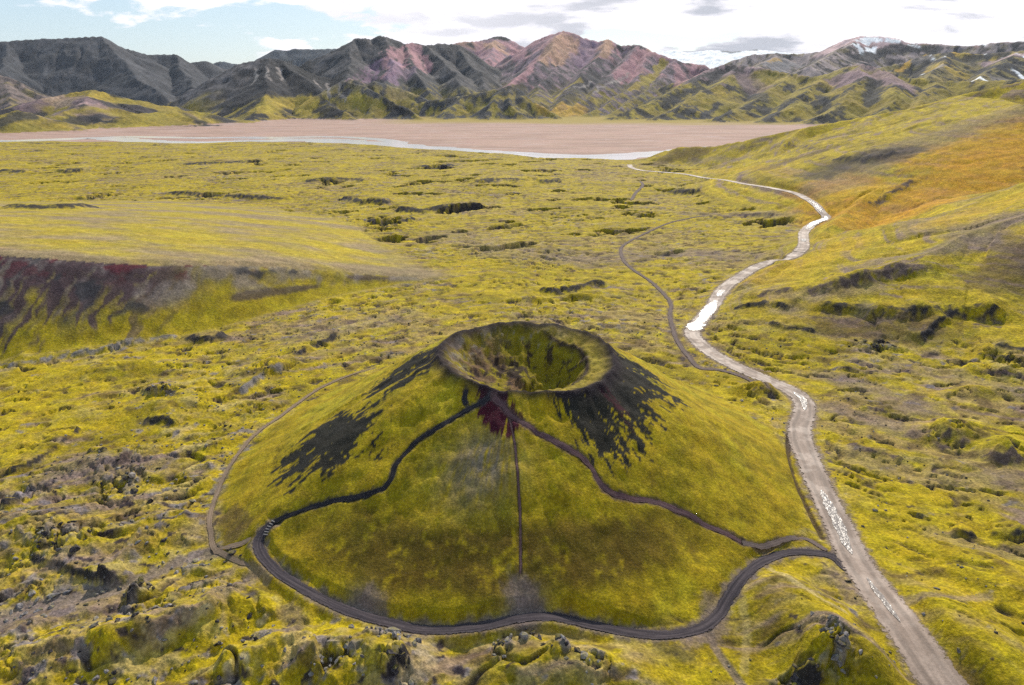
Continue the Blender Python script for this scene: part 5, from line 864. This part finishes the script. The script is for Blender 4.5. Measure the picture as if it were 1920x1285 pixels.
# loose lava rubble too small to pick apart
rr_ = np.random.RandomState(3); K = 5000
rx = rr_.uniform(-110, 105, K*2); ry = rr_.uniform(68, 260, K*2)
keep = (np.hypot(rx-CX, ry-CY) > 66) & (np.abs(rx) < ry*.95) & (fbm(rx/9, ry/7, 3, 301)+.25*(rx < -20) > rr_.uniform(-.05, .5, K*2))
rx = rx[keep].astype(np.float32); ry = ry[keep].astype(np.float32)
rz, RF = ground(rx, ry); ok = (RF['rd'] > 1.) & (RF['hillside'] < .5) & (RF['hill'] < .5) & (RF['cone'] < .2); rx, ry, rz = rx[ok], ry[ok], rz[ok]
tv = np.array([(1, 0, -.4), (-.5, .87, -.4), (-.5, -.87, -.4), (.6, .5, .5), (-.7, .1, .6), (.2, -.6, .55)]); tf = np.array([(0, 3, 5), (0, 1, 3), (1, 4, 3), (1, 2, 4), (2, 5, 4), (2, 0, 5), (3, 4, 5)])
n_ = rx.size; sz = .14+.3*rr_.rand(n_)**2.2; rt = rr_.uniform(0, 6.28, n_); jit = 1+.35*rr_.uniform(-1, 1, (n_, 6, 3))
B = tv[None]*jit*sz[:, None, None]; cx_, sx_ = np.cos(rt)[:, None], np.sin(rt)[:, None]
V = np.stack([B[:, :, 0]*cx_-B[:, :, 1]*sx_+rx[:, None], B[:, :, 0]*sx_+B[:, :, 1]*cx_+ry[:, None], B[:, :, 2]*.8+rz[:, None]+.02], 2).reshape(-1, 3)
Fc = (tf[None]+(np.arange(n_)*6)[:, None, None]).reshape(-1, 3)
me = bpy.data.meshes.new('lava_rubble'); me.from_pydata(V.tolist(), [], Fc.tolist()); me.materials.append(RM[0]); me.materials.append(RM[1])
me.polygons.foreach_set('material_index', np.repeat((rr_.rand(n_) < .5).astype(np.int32), 7)); me.update()
o = bpy.data.objects.new('lava_rubble', me); C.objects.link(o); o['kind'] = 'stuff'; o['label'] = 'loose grey and black lava rubble strewn over the moss'

# ---------------------------------------------------------------- timber steps at the foot of the left path
wm, wt, wb = base_mat('weathered_timber'); wg = nd(wt, 'ShaderNodeNewGeometry'); wb.inputs['Roughness'].default_value = .6
wt.links.new(mixc(wt, noise(wt, 9, 3, .6, wg.outputs['Position']), (.12, .11, .105), (.26, .24, .23)), wb.inputs['Base Color'])
sv = catmull([p for p in STEPS], 1)
bm = bmesh.new(); bmesh.ops.create_cube(bm, size=1); bmesh.ops.scale(bm, vec=(.9, .2, .16), verts=bm.verts); bmesh.ops.bevel(bm, geom=bm.edges[:], offset=.03, segments=1, affect='EDGES')
sm = bpy.data.meshes.new('step'); bm.to_mesh(sm); bm.free(); sm.materials.append(wm)
for i, (px, py) in enumerate(STEPS):
    a_ = STEPS[max(i-1, 0)]; b_ = STEPS[min(i+1, len(STEPS)-1)]; an = math.atan2(b_[1]-a_[1], b_[0]-a_[0])+math.pi/2
    zz_, _ = ground(np.array([px]), np.array([py]), False); o = bpy.data.objects.new('step', sm); C.objects.link(o); o.parent = S['left']; o.location = (px, py, float(zz_[0])+.05); o.rotation_euler = (0, 0, an)

# ---------------------------------------------------------------- the air
hb = bpy.data.meshes.new('haze'); X0, X1, Y0, Y1, Z0, Z1 = -9500, 9500, -200, 10000, -60, 760
hb.from_pydata([(a_, b_, c_) for a_ in (X0, X1) for b_ in (Y0, Y1) for c_ in (Z0, Z1)], [], [(0, 1, 3, 2), (4, 6, 7, 5), (0, 4, 5, 1), (2, 3, 7, 6), (0, 2, 6, 4), (1, 5, 7, 3)])
hm = bpy.data.materials.new('haze_air'); hm.use_nodes = True; ht = hm.node_tree; ht.nodes.clear()
pv = nd(ht, 'ShaderNodeVolumePrincipled'); pv.inputs['Color'].default_value = (.86, .92, 1, 1); pv.inputs['Density'].default_value = 1.6e-5; pv.inputs['Anisotropy'].default_value = 0.
ho = nd(ht, 'ShaderNodeOutputMaterial'); ht.links.new(pv.outputs[0], ho.inputs['Volume']); hb.materials.append(hm)
hz = bpy.data.objects.new('haze', hb); C.objects.link(hz); hz['kind'] = 'stuff'
